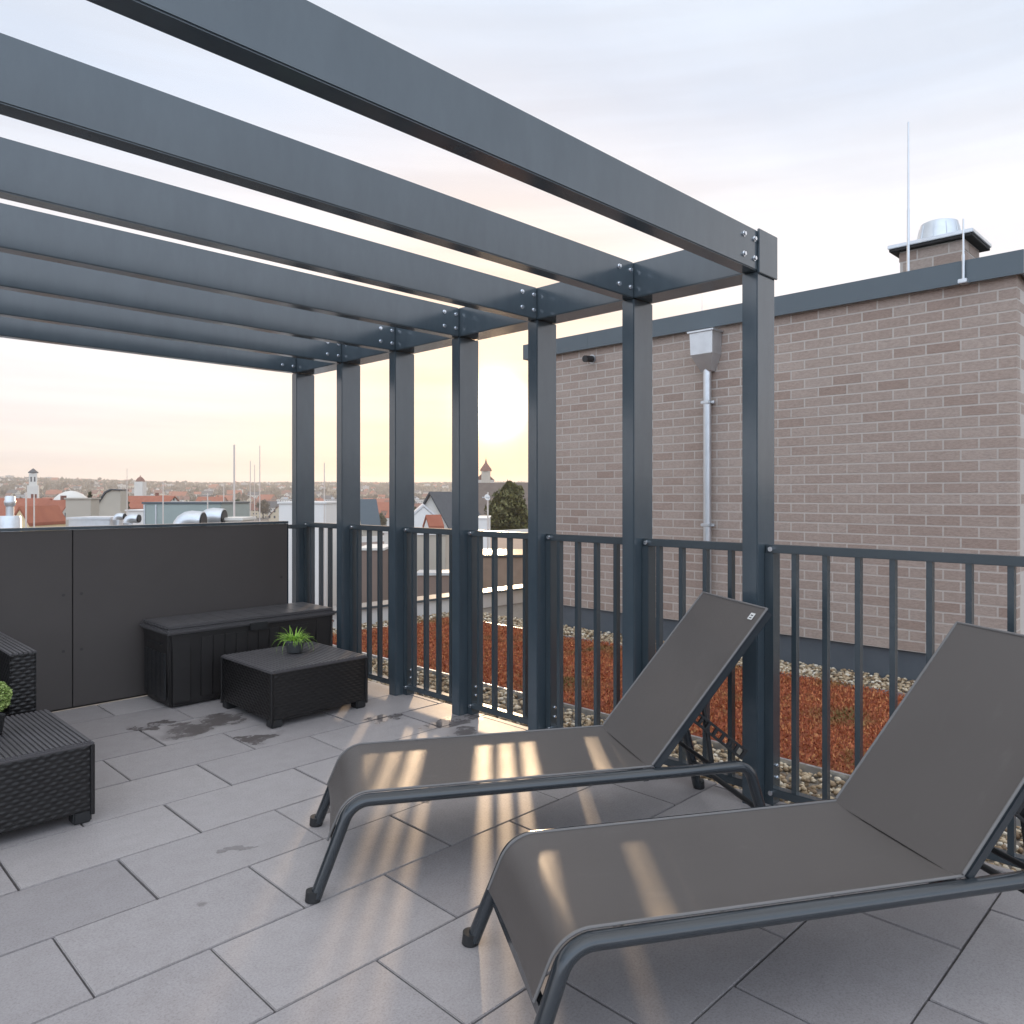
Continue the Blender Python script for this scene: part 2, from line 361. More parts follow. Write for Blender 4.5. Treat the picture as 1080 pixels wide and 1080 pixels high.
fl = fb.build('terrace_floor', M_PAVER, kind='structure')
a_ = fl.data.attributes.new('rnd', 'FLOAT', 'FACE'); a_.data.foreach_set('value', rn)
MB().box(-4.4, 3.09, -2.9, PW + .06, -.16, -.0425).build('terrace_underlay', M_DARK, kind='structure')

# ------------------------------------------------------------------ our building and the green roof beside the terrace
ZR = -.15
MB().box(-7, 12.5, -6, 7.45, -15.3, ZR - .06).build('apartment_building', M_WHITE, label='white rendered building that carries the roof terrace', cat='building')
MB().box(3.10, 12.4, -5.9, 7.2, ZR - .055, ZR - .01).build('roof_ground', M_GRAVBED, kind='structure')
MB().box(-6.9, 3.09, 5.25, 7.2, ZR - .055, ZR - .01).build('gravel_roof_ground', M_GRAVBED, kind='structure')
ICO = (lambda bm: (bmesh.ops.create_icosphere(bm, subdivisions=1, radius=.5), bm)[1])(bmesh.new())
ICO.verts.ensure_lookup_table(); ICOV = np.array([v.co[:] for v in ICO.verts]); ICOF = np.array([[v.index for v in f.verts] for f in ICO.faces]); ICO.free()
def pebbles(name, x0, x1, y0, y1, dens, z=ZR, smin=.016, smax=.042):
    n = int((x1 - x0) * (y1 - y0) * dens); p = np.stack([rng.uniform(x0, x1, n), rng.uniform(y0, y1, n), z + rng.uniform(-.006, .018, n)], 1)
    s_ = rng.uniform(smin, smax, (n, 1)) * np.stack([rng.uniform(.8, 1.3, n), rng.uniform(.7, 1.0, n), rng.uniform(.5, .8, n)], 1)
    V, Fq = scatter(ICOV * (1 + rng.uniform(-.12, .12, ICOV.shape)), ICOF, p, s_, rng.uniform(0, 6.28, n), rng.uniform(-.5, .5, n))
    return mesh_np(name, V, Fq, M_PEB, rnd=np.repeat(rng.random(n), len(ICOF)), smooth=True, kind='stuff')
pebbles('gravel', 3.105, 3.90, -.6, 7.15, 1500)
pebbles('gravel', 5.83, 6.36, 1.0, 7.15, 1600)
pebbles('gravel', 3.9, 5.83, 6.75, 7.15, 1200)
MB().box(3.905, 3.925, -5.8, 6.74, ZR - .01, ZR + .035).build('roof_edging', M_ZINC, label='thin metal strip between near gravel band and red sedum', cat='edging')
MB().box(5.80, 5.82, -5.8, 6.74, ZR - .01, ZR + .035).build('roof_edging', M_ZINC, label='thin metal strip between red sedum and gravel along brick wall', cat='edging')
MB().box(3.93, 5.795, -5.8, 6.74, ZR - .009, ZR + .012).build('sedum_bed', M_SEDBED, kind='structure')
def sedum():
    n = 90000; x = rng.uniform(3.93, 5.795, n); y = -0.3 + 7.03 * rng.random(n) ** 1.0
    hgt = .5 + .5 * np.sin(x * 7 + np.sin(y * 5)) * np.sin(y * 6.1)
    p = np.stack([x, y, ZR + .012 + .018 * rng.random(n) + .02 * hgt], 1)
    tri = np.array([[-.5, 0, 0], [.5, 0, 0], [0, .1, 1.0]]); s_ = np.stack([rng.uniform(.008, .018, n), np.full(n, .04), rng.uniform(.009, .024, n)], 1)
    V, Fq = scatter(tri, np.array([[0, 1, 2]]), p, s_, rng.uniform(0, 6.28, n), rng.uniform(-1.2, 1.2, n))
    mesh_np('sedum', V, Fq, M_SEDUM, rnd=rng.random(n), kind='stuff')
sedum()
pr = MB().box(-7, 12.5, 7.2, 7.42, ZR - .06, .02); pr = pr.build('roof_parapet', M_WHITE, label='low white parapet at the far end of the green roof', cat='parapet')
MB().box(-7, 12.5, 7.16, 7.46, .02, .045).build('coping', M_COPING, pr)

# ------------------------------------------------------------------ brick penthouse
WX, WY0, WY1, WZ0, WZ1 = 6.35, 1.285, 6.03, .085, 2.92
house = empty('brick_penthouse', (WX, WY0, ZR), label='taupe brick penthouse with grey metal roof edge behind the railing', cat='building')
def brick_face(name, ax, c, a0, a1, z0, z1, sgn, parent, first=0):
    """bricks laid on a plane: ax is the running axis ('x' or 'y'), c the fixed coordinate of the face"""
    L, Hh, jt = .236, .0815, .0125; P_, S_, r_ = [], [], []
    rows = int(round((z1 - z0) / Hh)); Hh = (z1 - z0) / rows
    for j in range(rows):
        a = a0 - (L / 2 if (rows - j) % 2 else 0)
        while a < a1:
            b0, b1 = max(a, a0), min(a + L, a1)
            if b1 - b0 > .03:
                mid, ln = (b0 + b1) / 2, (b1 - b0) - (jt if b1 < a1 - 1e-6 and b0 > a0 + 1e-6 else jt * .5); zc = z0 + Hh * (j + .5)
                if b0 <= a0 + 1e-6 and b1 < a1: mid -= jt * .25
                elif b1 >= a1 - 1e-6: mid += jt * .25
                dp = c + sgn * (-.045 + random.uniform(-.0006, .0006))
                P_.append((dp, mid, zc) if ax == 'y' else (mid, dp, zc)); S_.append((.09, ln, Hh - jt) if ax == 'y' else (ln, .09, Hh - jt)); r_.append(random.random())
            a += L
    V, Fq = scatter(BOXV, BOXF, np.array(P_), np.array(S_), np.zeros(len(P_)))
    return mesh_np(name, V, Fq, M_BRICK, parent, rnd=np.repeat(np.array(r_), 6))
core = MB().box(.002 , 5.9, .002, WY1 - WY0 - .005, WZ0 - ZR, WZ1 - ZR).build('mortar_wall', M_MORTAR, house)
def loc(o): o.location = (-WX, -WY0, -ZR); return o       # world-built part under the penthouse empty
loc(brick_face('brick_wall', 'y', WX, WY0, WY1, WZ0, WZ1, -1, house))
for o in [c for c in house.children if c.name.startswith('brick_wall')]: pass
loc(brick_face('brick_wall', 'x', WY0 + .002, WX + .003, WX + 5.8, WZ0, WZ1, -1, house))
MB().box(.03, 5.8, .03, WY1 - WY0 - .03, -.02, WZ0 - ZR - .002).build('base_flashing', M_FLASH, house)
cp = MB(); W_, D_ = WY1 - WY0, 5.9
cp.box(-.055, D_ + .05, -.05, -.03, 2.985, 3.145).box(-.055, D_ + .05, W_ + .03, W_ + .05, 2.985, 3.145)
cp.box(-.055, -.035, -.0299, W_ + .0299, 2.985, 3.145).box(-.0549, D_ + .0499, -.0499, W_ + .0499, 3.1452, 3.152).box(.0, D_, .0, W_, 3.07, 3.12)
for k in range(1, 3): cp.box(-.0565, -.055, k * 2.0 - .15, k * 2.0 - .146, 2.986, 3.144)
cp.build('roof_coping', M_COPING, house)
MB().box(-.034, -.0002, -.028, W_ + .028, 3.055, 3.069).build('coping_soffit', M_DARK, house)
# chimney on the penthouse roof
ch = empty('chimney', (6.9, 1.75, 2.99), label='small brick chimney with flat metal cap and zinc cowl on the penthouse roof', cat='chimney')
MB().box(.002, .42, .004, .489, 0, .35).build('mortar_core', M_MORTAR, ch)
for ax, c, a0, a1 in (('y', 6.9, 1.75, 2.245), ('x', 1.752, 6.903, 7.32)):
    o = brick_face('brick_shaft', ax, c, a0, a1, 2.99, 3.335, -1, ch); o.location = (-6.9, -1.75, -2.99)
MB().box(-.05, .50, -.06, .56, .352, .375, .003).build('cap', M_DARK, ch)
MB().box(-.06, .51, -.07, .57, .377, .408, .004).build('cap_sheet', M_ZINC, ch)
cw = MB().lathe([(.175, 0), (.172, .01), (.145, .15), (.140, .172), (.118, .182), (.10, .186)], (.22, .25, .410), 40).build('cowl', M_ZINC, ch)
cr = MB()
for k in range(10):
    a = 2 * math.pi * k / 10; MB().tube([(.22 + .174 * math.cos(a), .25 + .174 * math.sin(a), .42), (.22 + .146 * math.cos(a), .25 + .146 * math.sin(a), .558)], .004, 6).build('seam', M_ZINC, cw)
def rod(x, y, z0, z1, r, label, foot=True):
    o = empty('lightning_rod', (x, y, z0), label=label, cat='lightning rod')
    MB().tube([(0, 0, 0), (0, 0, (z1 - z0) * .45)], r, 10).build('lower_rod', M_ZINC, o)
    MB().tube([(0, 0, (z1 - z0) * .45), (0, 0, z1 - z0)], [r * .75, r * .55], 10).build('upper_rod', M_ZINC, o)
    if foot: MB().box(-.03, .06, -.03, .03, 0, .03, .004).build('clamp', M_ZINC, o)
rod(6.62, 2.085, 3.01, 4.29, .011, 'tall lightning rod standing left of the brick chimney')
rod(6.275, 1.603, 2.83, 3.30, .010, 'short lightning rod clamped to the roof edge right of the chimney')
rod(6.6, 3.95, 3.0, 3.24, .004, 'hair thin rod on the roof edge above the rain hopper', False)
# rainwater hopper and downpipe
dp = empty('downpipe', (6.35, 3.71, ZR), label='galvanised rain hopper and downpipe on the brick wall', cat='downpipe')
hp = MB(); bm = bmesh.new()
def frus(z0, z1, a0, a1, x0, x1):
    n = [bm.verts.new(p) for p in ((-x0, -a0, z0), (-x0, a0, z0), (-.004, a0, z0), (-.004, -a0, z0), (-x1, -a1, z1), (-x1, a1, z1), (-.004, a1, z1), (-.004, -a1, z1))]
    for f in ((0, 3, 2, 1), (4, 5, 6, 7), (0, 1, 5, 4), (1, 2, 6, 5), (2, 3, 7, 6), (3, 0, 4, 7)): bm.faces.new([n[i] for i in f])
frus(2.73, 2.93, .112, .118, .165, .172); frus(2.58, 2.7295, .05, .1115, .09, .1645); frus(2.9302, 2.945, .135, .135, .19, .19)
hp.frombm(bm); hp.build('hopper', M_ZINC, dp)
MB().tube([(-.06, 0, .16), (-.06, 0, 2.60)], .038, 20).build('pipe', M_ZINC, dp)
for z in (2.28, 1.15): MB().box(-.105, -.004, -.046, .046, z, z + .028, .006).box(-.075, -.045, -.078, -.046, z + .002, z + .026, .004).build('bracket', M_ZINC, dp)
sp = empty('wall_spout', (6.35, 5.11, 2.72), label='small black overflow spout sticking out of the brick wall', cat='spout')
MB().tube([(.02, 0, .01), (-.13, 0, -.005)], .035, 16).build('tube', M_BLACK, sp); MB().tube([(-.002, 0, .008), (-.012, 0, .007)], .048, 16).build('collar', M_ZINC, sp)
sp = empty('wall_spout', (6.75, 1.285, 2.62), label='black overflow spout near the right end of the brick wall', cat='spout')
MB().tube([(0, .02, 0), (0, -.12, 0)], .03, 16).build('tube', M_BLACK, sp); MB().tube([(0, -.002, 0), (0, -.012, 0)], .042, 16).build('collar', M_ZINC, sp)

# ------------------------------------------------------------------ pergola
PX0, PX1, PY, DP, PT, ZB, ZT = 2.955, 3.11, 1.51, .62, .07, 2.213, 2.380
pg = empty('pergola', (PX0, PY, 0), label='grey blue metal pergola with seven posts and flat rafters over the terrace', cat='pergola')
def bolt_mb(x, y, z, r=.0085):
    b = MB(); b.tube([(x, y - .003, z), (x, y + .002, z)], r * 1.35, 16); b.tube([(x, y - .010, z), (x, y - .003, z)], r, 6); return b
for k in range(7):
    y = DP * k
    p = MB().box(0, PX1 - PX0, y, y + PT, -.045, ZB - .002, .004).build('post', M_ANTH, pg)
    r_ = MB().box(-5.15, -.002, y, y + PT, ZB, ZT, .004).build('rafter', M_ANTH, pg)
    for bx in (-.028, -.115):
        for bz in (ZB + .045, ZB + .125): bolt_mb(bx, y, bz).build('bolt', M_BOLT, r_)
hd = MB().box(0, PX1 - PX0, .001, DP * 6 + PT, ZB + .0005, ZT, .004).build('header_beam', M_ANTH, pg)
MB().box(-.003, PX1 - PX0 + .006, -.010, 0, ZB - .008, ZT + .006, .002).build('end_cap', M_ANTH, hd)
MB().box(-5.30, -5.152, 0, DP * 6 + PT, ZB, ZT, .004).build('header_beam', M_ANTH, pg)
for k in (0, 3, 6): MB().box(-5.30, -5.152, DP * k + .0, DP * k + PT, -.04, ZB - .002, .004).build('post', M_ANTH, pg)

# ------------------------------------------------------------------ railing
def railing(y0, y1, bal, label, group, nbolt=True):
    """one balustrade section bolted between two uprights, from y0 (near) to y1 (far)"""
    o = empty('railing', (3.02, y0, 0), label=label, cat='railing', group=group); L = y1 - y0
    MB().box(0, .042, .002, L - .002, 1.047, 1.082, .003).build('top_rail', M_RAIL, o)
    MB().box(0, .042, .002, L - .002, .036, .070, .003).build('bottom_rail', M_RAIL, o)
    st = MB().box(-.004, .06, L - .038, L - .0008, .0, 1.0465, .002).build('stile', M_RAIL, o)
    for z in (.11, .16): bolt_mb(.03, L - .038, z, .006).build('bolt', M_BOLT, st)
    for b in bal: MB().box(.006, .036, b - y0 - .010, b - y0 + .010, .0702, 1.0468).build('baluster', M_RAIL, o)
    for z in (1.064, .053): MB().tube([(-.016, L - .030, z), (.0, L - .030, z)], .010, 14).build('bolt', M_BOLT, o)
    return o
GR = 'railing sections between the pergola posts'
ORD = ['first', 'second', 'third', 'fourth', 'fifth', 'sixth', 'seventh']
for k in range(6):
    ya, yb = PY + DP * k + PT, PY + DP * (k + 1)
    railing(ya + .001, yb, [ya + .095 + .1235 * i for i in range(4)],
            f'narrow railing section between the {ORD[k]} and {ORD[k + 1]} pergola posts counted from the right', GR)
bal = [1.388 - .1262 * i for i in range(26)]
railing(-1.92, PY - .0, [b for b in bal if b > -1.85], 'long grey railing section running right from the nearest pergola post', 'railing')

# ------------------------------------------------------------------ privacy wall of dark boards
M_RIVET = paint('painted_rivet', (.040, .035, .034), .5, .1, 20)
pw = empty('privacy_wall', (2.83, 5.135, 0), label='low wall of dark brown grey boards behind the storage box', cat='wall')
xs = [0, -1.42, -2.98, -4.54, -6.1]
for i in range(4):
    q = MB().box(xs[i + 1] + .003, xs[i] - .003, 0, .012, .012, 1.078, .0015).build('board', M_PANEL, pw)
    for x in (xs[i + 1] + .048, xs[i] - .05):
        for z in (.353, .69): MB().tube([(x, -.001, z), (x, .001, z)], .009, 16).build('rivet', M_RIVET, q)
MB().box(xs[-1], 0, .014, .05, .0, 1.077).build('backing', M_DARK, pw)
MB().box(xs[-1], .004, -.006, .056, 1.080, 1.098, .002).build('top_rail', M_ANTH, pw)
MB().box(.001, .005, -.003, .054, .0, 1.078).build('end_trim', M_ANTH, pw)
MB().box(.03, .17, .02, .05, 1.04, 1.07, .003).build('wall_bracket', M_RAIL, pw)

# ------------------------------------------------------------------ storage box
sb = empty('storage_box', (1.79, 4.68, 0), label='long dark resin storage box against the privacy wall', cat='storage box')
Lx, Ly, Hb = 1.16, .44, .445
b = MB(); bm = bmesh.new()
def ring(z, ins): return [bm.verts.new(p) for p in ((ins, ins, z), (Lx - ins, ins, z), (Lx - ins, Ly - ins, z), (ins, Ly - ins, z))]
r0, r1 = ring(.012, .030), ring(Hb, .012)
bm.faces.new(r0[::-1]); bm.faces.new(r1)
for i in range(4): bm.faces.new([r0[i], r0[(i + 1) % 4], r1[(i + 1) % 4], r1[i]])
bmesh.ops.bevel(bm, geom=[e for e in bm.edges if abs((e.verts[0].co - e.verts[1].co).z) > .3], offset=.02, segments=3, affect='EDGES')
b.frombm(bm, True); body = b.build('body', M_BOX, sb)
pk = MB()
for i in range(14):     # raised planks on the front
    if 2 <= i <= 11: pk.box(.06 + i * .075 + .002, .06 + (i + 1) * .075 - .002, .0195 - .0095, .026, .05, Hb - .03, .003, Matrix.Translation((0, 0, 0)))
pk.build('front_planks', M_BOX, body)
for xa in (.035, Lx - .15): MB().box(xa, xa + .115, .012, .02, .03, Hb - .01, .004).build('corner_panel', M_BOX, body)
sd = MB()
for i in range(5): sd.box(.007, .02, .06 + i * .066, .06 + (i + 1) * .066 - .007, .05, .33, .002)
sd.box(.004, .02, .12, .33, .375, .385, .003); sd.build('side_handle', M_BLACK, body)
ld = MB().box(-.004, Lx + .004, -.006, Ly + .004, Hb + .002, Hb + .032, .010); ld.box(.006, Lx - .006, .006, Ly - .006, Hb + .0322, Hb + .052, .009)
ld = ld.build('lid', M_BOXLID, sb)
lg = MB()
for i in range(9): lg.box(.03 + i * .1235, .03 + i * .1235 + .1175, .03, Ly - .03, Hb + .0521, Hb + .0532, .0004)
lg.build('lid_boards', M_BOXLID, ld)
MB().box(Lx / 2 - .06, Lx / 2 + .06, -.016, -.004, Hb - .03, Hb + .018, .004).build('latch', M_BLACK, sb)
MB().tube([(Lx - .03, -.010, Hb - .035), (Lx - .03, -.018, Hb - .035)], .008, 12).build('lock_button', M_BOLT, sb)

# ------------------------------------------------------------------ rattan-look tables and armchair
def weave_panel(mb, O, U, W, wu, hv, pu=.021, pv=.0160, amp=.0027, vert=False):
    """woven strands in relief; O corner, U running direction, W normal"""
    O, U, W = Vector(O), Vector(U), Vector(W); Z = Vector((0, 0, 1)); nu, nv = max(2, round(wu / pu)), max(2, round(hv / pv)); su, sv = 4, 4
    vs = []; NU, NV = nu * su, nv * sv
    for j in range(NV + 1):
        v = j / sv
        for i in range(NU + 1):
            u = i / su; sgn = 1 if (int(min(u, nu - .001)) + int(min(v, nv - .001))) % 2 else -1
            fu = u % 1.0; fv = v % 1.0
            prof = math.sin(math.pi * fv) ** .6 if 0 < fv < 1 else 0
            d = amp * (prof * (.55 + .45 * sgn * math.cos(math.pi * (fu - .5)) if not vert else .55 + .45 * math.sin(math.pi * fu) * sgn))
            vs.append(O + U * (wu * u / nu) + Z * (hv * v / nv) + W * d)
    fs = [[j * (NU + 1) + i, j * (NU + 1) + i + 1, (j + 1) * (NU + 1) + i + 1, (j + 1) * (NU + 1) + i] for j in range(NV) for i in range(NU)]
    mb.add(vs, fs, True)
def ribbed_top(mb, x0, x1, y0, y1, z, pitch=.021, alongy=True, amp=.005):
    n = int((x1 - x0) / pitch); pitch = (x1 - x0) / n
    for i in range(n):
        a = x0 + pitch * (i + .5); pr = [(a - pitch * .42, z - .004), (a - pitch * .30, z + amp * .75), (a, z + amp), (a + pitch * .30, z + amp * .75), (a + pitch * .42, z - .004)]
        mb.prism(pr, 'y', y0, y1)
def rattan_table(x0, y0, label, group, w=.63, hgt=.318, ribs=.0178, ramp_=.006):
    o = empty('rattan_table', (x0, y0, 0), label=label, cat='table', group=group)
    c = MB().box(.010, w - .010, .010, w - .010, .045, hgt - .012).build('body', M_RATTAN, o)
    z0, hv = .045, hgt - .045 - .018
    for O, U, W in (((.0, .006, z0), (1, 0, 0), (0, -1, 0)), ((w - .006, 0, z0), (0, 1, 0), (1, 0, 0)), ((w, w - .006, z0), (-1, 0, 0), (0, 1, 0)), ((.006, w, z0), (0, -1, 0), (-1, 0, 0))):
        m = MB(); weave_panel(m, O, U, W, w, hv); m.build('woven_side', M_RATTAN, c)
    for (x, y) in ((0, 0), (w - .075, 0), (0, w - .075), (w - .075, w - .075)): MB().box(x + .004, x + .071, y + .004, y + .071, 0, .050, .006).build('leg', M_BLACK, o)
    for i, (x, y) in enumerate(((.003, .003), (w - .003, .003), (.003, w - .003), (w - .003, w - .003))): MB().tube([(x, y, .03), (x, y, hgt - .015)], .009, 10).build('corner_post', M_RATTAN, c)
    t = MB().box(-.004, w + .004, -.004, w + .004, hgt - .017, hgt - .003, .005); tp = t.build('table_top', M_RATTOP, o)
    t = MB(); ribbed_top(t, .006, w - .006, .004, w - .004, hgt - .002, ribs, amp=ramp_); t.build('ribs', M_RATTOP, tp)
    return o
rattan_table(2.055, 3.905, 'low square rattan table with a small green plant on top, by the storage box', 'matching low rattan tables', w=.625, ribs=.025, ramp_=.0026)
rattan_table(.352, 3.305, 'low square rattan table with ribbed top cut off by the left edge', 'matching low rattan tables')
ac = empty('rattan_armchair', (.28, 4.04, 0), label='dark rattan armchair behind the left table', cat='armchair')
seat = MB().box(.0, .66, .02, .70, .06, .30, .006).build('seat_base', M_RATTAN, ac)
for x in (0, .575):
    a = MB().box(x + .006, x + .099, .006, .694, .05, .565).build('armrest', M_RATTAN, ac)
    for O, U, W, wu in (((x, .006, .05), (1, 0, 0), (0, -1, 0), .105), ((x + .099, 0, .05), (0, 1, 0), (1, 0, 0), .7), ((x + .006, .7, .05), (0, -1, 0), (-1, 0, 0), .7)):
        m = MB(); weave_panel(m, O, U, W, wu, .515); m.build('woven_side', M_RATTAN, a)
    m = MB(); ribbed_top(m, x - .003, x + .108, -.003, .70, .568, .0185); m.build('arm_top', M_RATTOP, a)
bk = MB().box(.105, .575, .60, .70, .30, .62, .01).build('backrest', M_RATTAN, ac)
MB().box(.11, .57, .03, .60, .302, .40, .03).build('cushion', M_BLACK, ac)
for (x, y) in ((.01, .01), (.61, .01), (.01, .64), (.61, .64)): MB().box(x, x + .05, y, y + .05, 0, .06, .004).build('leg', M_BLACK, ac)

# ------------------------------------------------------------------ plants
def leaf_strip(mb_v, mb_f, rn, p, a, ln, w, droop, el, seg=5):
    d = Vector((math.cos(a), math.sin(a), 0)); sd = Vector((-math.sin(a), math.cos(a), 0)); n0 = len(mb_v); q = Vector(p); e = el
    for i in range(seg + 1):
        t = i / seg; ww = w * (1 - t) ** .7 * (.6 + .4 * math.sin(math.pi * min(1, t * 2 + .1))) + .0004
        mb_v += [tuple(q - sd * ww), tuple(q + Vector((0, 0, ww * .4))), tuple(q + sd * ww)]
        q = q + (d * math.cos(e) + Vector((0, 0, math.sin(e)))) * ln / seg; e -= droop / seg
    for i in range(seg):
        for k in (0, 1): mb_f.append([n0 + i * 3 + k, n0 + i * 3 + k + 1, n0 + (i + 1) * 3 + k + 1, n0 + (i + 1) * 3 + k]); rn.append(random.random())
pt = empty('potted_plant', (2.40, 4.27, .3225), label='small bright green plant in a grey pot on the low table', cat='potted plant')
MB().lathe([(.040, 0), (.044, .004), (.058, .062), (.061, .066), (.061, .078), (.054, .078), (.052, .066)], n=32).build('pot', M_POT, pt)
v, f, rn = [], [], []
for i in range(150):
    a = random.uniform(0, 6.28); r = .04 * math.sqrt(random.random())
    leaf_strip(v, f, rn, (r * math.cos(a), r * math.sin(a), .066), a + random.uniform(-.6, .6), random.uniform(.05, .112), random.uniform(.0035, .006), random.uniform(.6, 2.3), random.uniform(.45, 1.45))
for i in range(14):
    a = random.uniform(0, 6.28); leaf_strip(v, f, rn, (.03 * math.cos(a), .03 * math.sin(a), .066), a, random.uniform(.13, .19), .0028, 2.8, .7, 8)
mesh_np('leaves', np.array(v), np.array(f), M_PLANT, pt, rnd=np.array(rn), smooth=True)
tb = empty('topiary_ball', (.715, 3.665, .322), label='clipped yellow green ball plant in a dark pot at the left edge', cat='potted plant')
MB().lathe([(.030, 0), (.034, .004), (.042, .06), (.044, .075), (.036, .075)], n=28).build('pot', M_BLACK, tb)
MB().tube([(0, 0, .07), (0, 0, .12)], .006, 8).build('stem', M_BARK, tb)
n = 2600; dv = rng.normal(size=(n, 3)); dv /= np.linalg.norm(dv, axis=1)[:, None]; rad = .066 * rng.uniform(.55, 1.0, n) ** .4 * (1 + .07 * np.sin(dv[:, 0] * 9) * np.sin(dv[:, 2] * 8))
tri = np.array([[-.5, 0, 0], [.5, 0, 0], [.3, .2, .8], [-.3, .2, .8]])
V, Fq = scatter(tri, np.array([[0, 1, 2, 3]]), dv * rad[:, None] + np.array([0, 0, .148]), np.full((n, 3), .0085), rng.uniform(0, 6.28, n), rng.uniform(-2, 2, n))
mesh_np('leaf_ball', V, Fq, M_BALL, tb, rnd=rng.random(n))

# ------------------------------------------------------------------ sun loungers
def arc(p0, p1, p2, r, n=7):
    """round the corner at p1"""
    p0, p1, p2 = Vector(p0), Vector(p1), Vector(p2); a, b = (p0 - p1).normalized(), (p2 - p1).normalized(); th = a.angle(b); d = r / math.tan(th / 2)
    q0, q2 = p1 + a * d, p1 + b * d; c = p1 + (a + b).normalized() * (r / math.sin(th / 2)); out = []
    for i in range(n + 1):
        t = i / n; v = (q0 - c).lerp(q2 - c, t); out.append(c + v.normalized() * r)
    return out
def side_path(sy):
    yf, yt = sy * .287, sy * .263
    A, B, C_, D = (0.006, yf, .012), (.118, yt, .294), (1.545, yt, .294), (1.622, yf, .012)
    return [Vector(A)] + arc(A, B, C_, .085, 9) + arc(B, C_, D, .06, 7) + [Vector(D)]
def lounger(tagged):
    o = empty('sun_lounger')
    for sy in (-1, 1):
        rl = MB().tube(side_path(sy), .0195, 18, ry=.0245, up=(0, 1, 0)).build('side_frame', M_FRAME, o)
        for s, dx in ((.0, -.003), (1.628, .003)): MB().tube([(s + dx, sy * .289, 0), (s, sy * .2875, .032)], .0245, 16).build('foot_cap', M_BLACK, rl)
    # seat sling: follows the frame from low on the front legs over the bend to the hinge
    hs = .021
    prof = []
    A, B, C_ = Vector((.062, 0, .160)), Vector((.118, 0, .294)), Vector((1.176, 0, .294))
    base = [A] + arc(Vector((.006, 0, .012)), B, C_, .085, 10) + [C_]
    fine = []
    for i in range(len(base) - 1):
        n = 14 if i == len(base) - 2 else (4 if i == 0 else 1)
        for k in range(n): fine.append(base[i].lerp(base[i + 1], k / n))
    fine.append(base[-1])
    vs, NY = [], 16
    for i, p in enumerate(fine):
        t = (fine[min(i + 1, len(fine) - 1)] - fine[max(i - 1, 0)]).normalized(); nn = Vector((-t.z, 0, t.x))
        for k in range(NY + 1):
            y = -1 + 2 * k / NY; sag = -.006 * (1 - y ** 4) - .003 * (1 - y * y); vs.append(p + nn * (hs + sag) + Vector((0, y * .247, 0)))
    fs = [[i * (NY + 1) + k, i * (NY + 1) + k + 1, (i + 1) * (NY + 1) + k + 1, (i + 1) * (NY + 1) + k] for i in range(len(fine) - 1) for k in range(NY)]
    n0 = len(vs); vs2 = [v - Vector((0, 0, .004)) for v in vs]
    fs2 = [[i + n0 for i in f[::-1]] for f in fs]; rows = len(fine)
    rim = [(i * (NY + 1), (i + 1) * (NY + 1)) for i in range(rows - 1)] + [((rows - 1) * (NY + 1) + k, (rows - 1) * (NY + 1) + k + 1) for k in range(NY)] + [((i + 1) * (NY + 1) + NY, i * (NY + 1) + NY) for i in range(rows - 1)] + [(k + 1, k) for k in range(NY)]
    seat = MB().add(vs + vs2, fs + fs2 + [[a, a + n0, b + n0, b][::-1] for a, b in rim], True).build('seat_sling', M_SLING, o)
    for sy in (-1, 1):
        pts = []
        for i, p in enumerate(fine):
            t = (fine[min(i + 1, len(fine) - 1)] - fine[max(i - 1, 0)]).normalized(); pts.append(p + Vector((-t.z, 0, t.x)) * (hs + .001) + Vector((0, sy * .2475, 0)))
        MB().tube(pts, .0042, 8, up=(0, 1, 0)).build('piping', M_PIPE, seat)
    # cross bars
    MB().box(.052, .070, -.262, .262, .125, .165, .004, None).build('front_bar', M_FRAME, o)
    MB().box(1.14, 1.165, -.245, .245, .262, .288, .003).build('hinge_bar', M_FRAME, o)
    MB().tube([(1.592, -.275, .125), (1.592, .275, .125)], .011, 10).build('rear_bar', M_BLACK, o)
    # raised back
    th = math.atan2(.535, .452); ct, st = math.cos(th), math.sin(th); LB = .712
    M = Matrix(((ct, 0, -st, 1.172), (0, 1, 0, 0), (st, 0, ct, .319), (0, 0, 0, 1)))     # local x runs up the back
    bf = MB()
    for sy in (-1, 1): bf.box(0, LB - .004, sy * .2440 - .012, sy * .2440 + .012, -.030, -.002, .004, M)
    bf.box(LB - .028, LB - .004, -.2315, .2315, -.028, -.004, .004, M).box(.004, .026, -.2315, .2315, -.028, -.004, .004, M)
    bf.build('back_frame', M_FRAME, o)
    vs = []; NX = 10
    for i in range(NX + 1):
        x = -.012 + (LB + .012) * i / NX
        for k in range(NY + 1):
            y = -1 + 2 * k / NY; vs.append(M @ Vector((x, y * .250, .002 - .007 * (1 - y ** 4) * math.sin(math.pi * min(max(i / NX, .04), .96)))))
    fs = [[i * (NY + 1) + k, (i + 1) * (NY + 1) + k, (i + 1) * (NY + 1) + k + 1, i * (NY + 1) + k + 1] for i in range(NX) for k in range(NY)]
    n0 = len(vs); dn = M.to_3x3() @ Vector((0, 0, -.003)); vs2 = [v + dn for v in vs]; rows = NX + 1
    rim = [(i * (NY + 1), (i + 1) * (NY + 1)) for i in range(rows - 1)] + [((rows - 1) * (NY + 1) + k, (rows - 1) * (NY + 1) + k + 1) for k in range(NY)] + [((i + 1) * (NY + 1) + NY, i * (NY + 1) + NY) for i in range(rows - 1)] + [(k + 1, k) for k in range(NY)]
    bs = MB().add(vs + vs2, fs + [[i + n0 for i in f[::-1]] for f in fs] + [[a, a + n0, b + n0, b] for a, b in rim], True).build('back_sling', M_SLING, o)
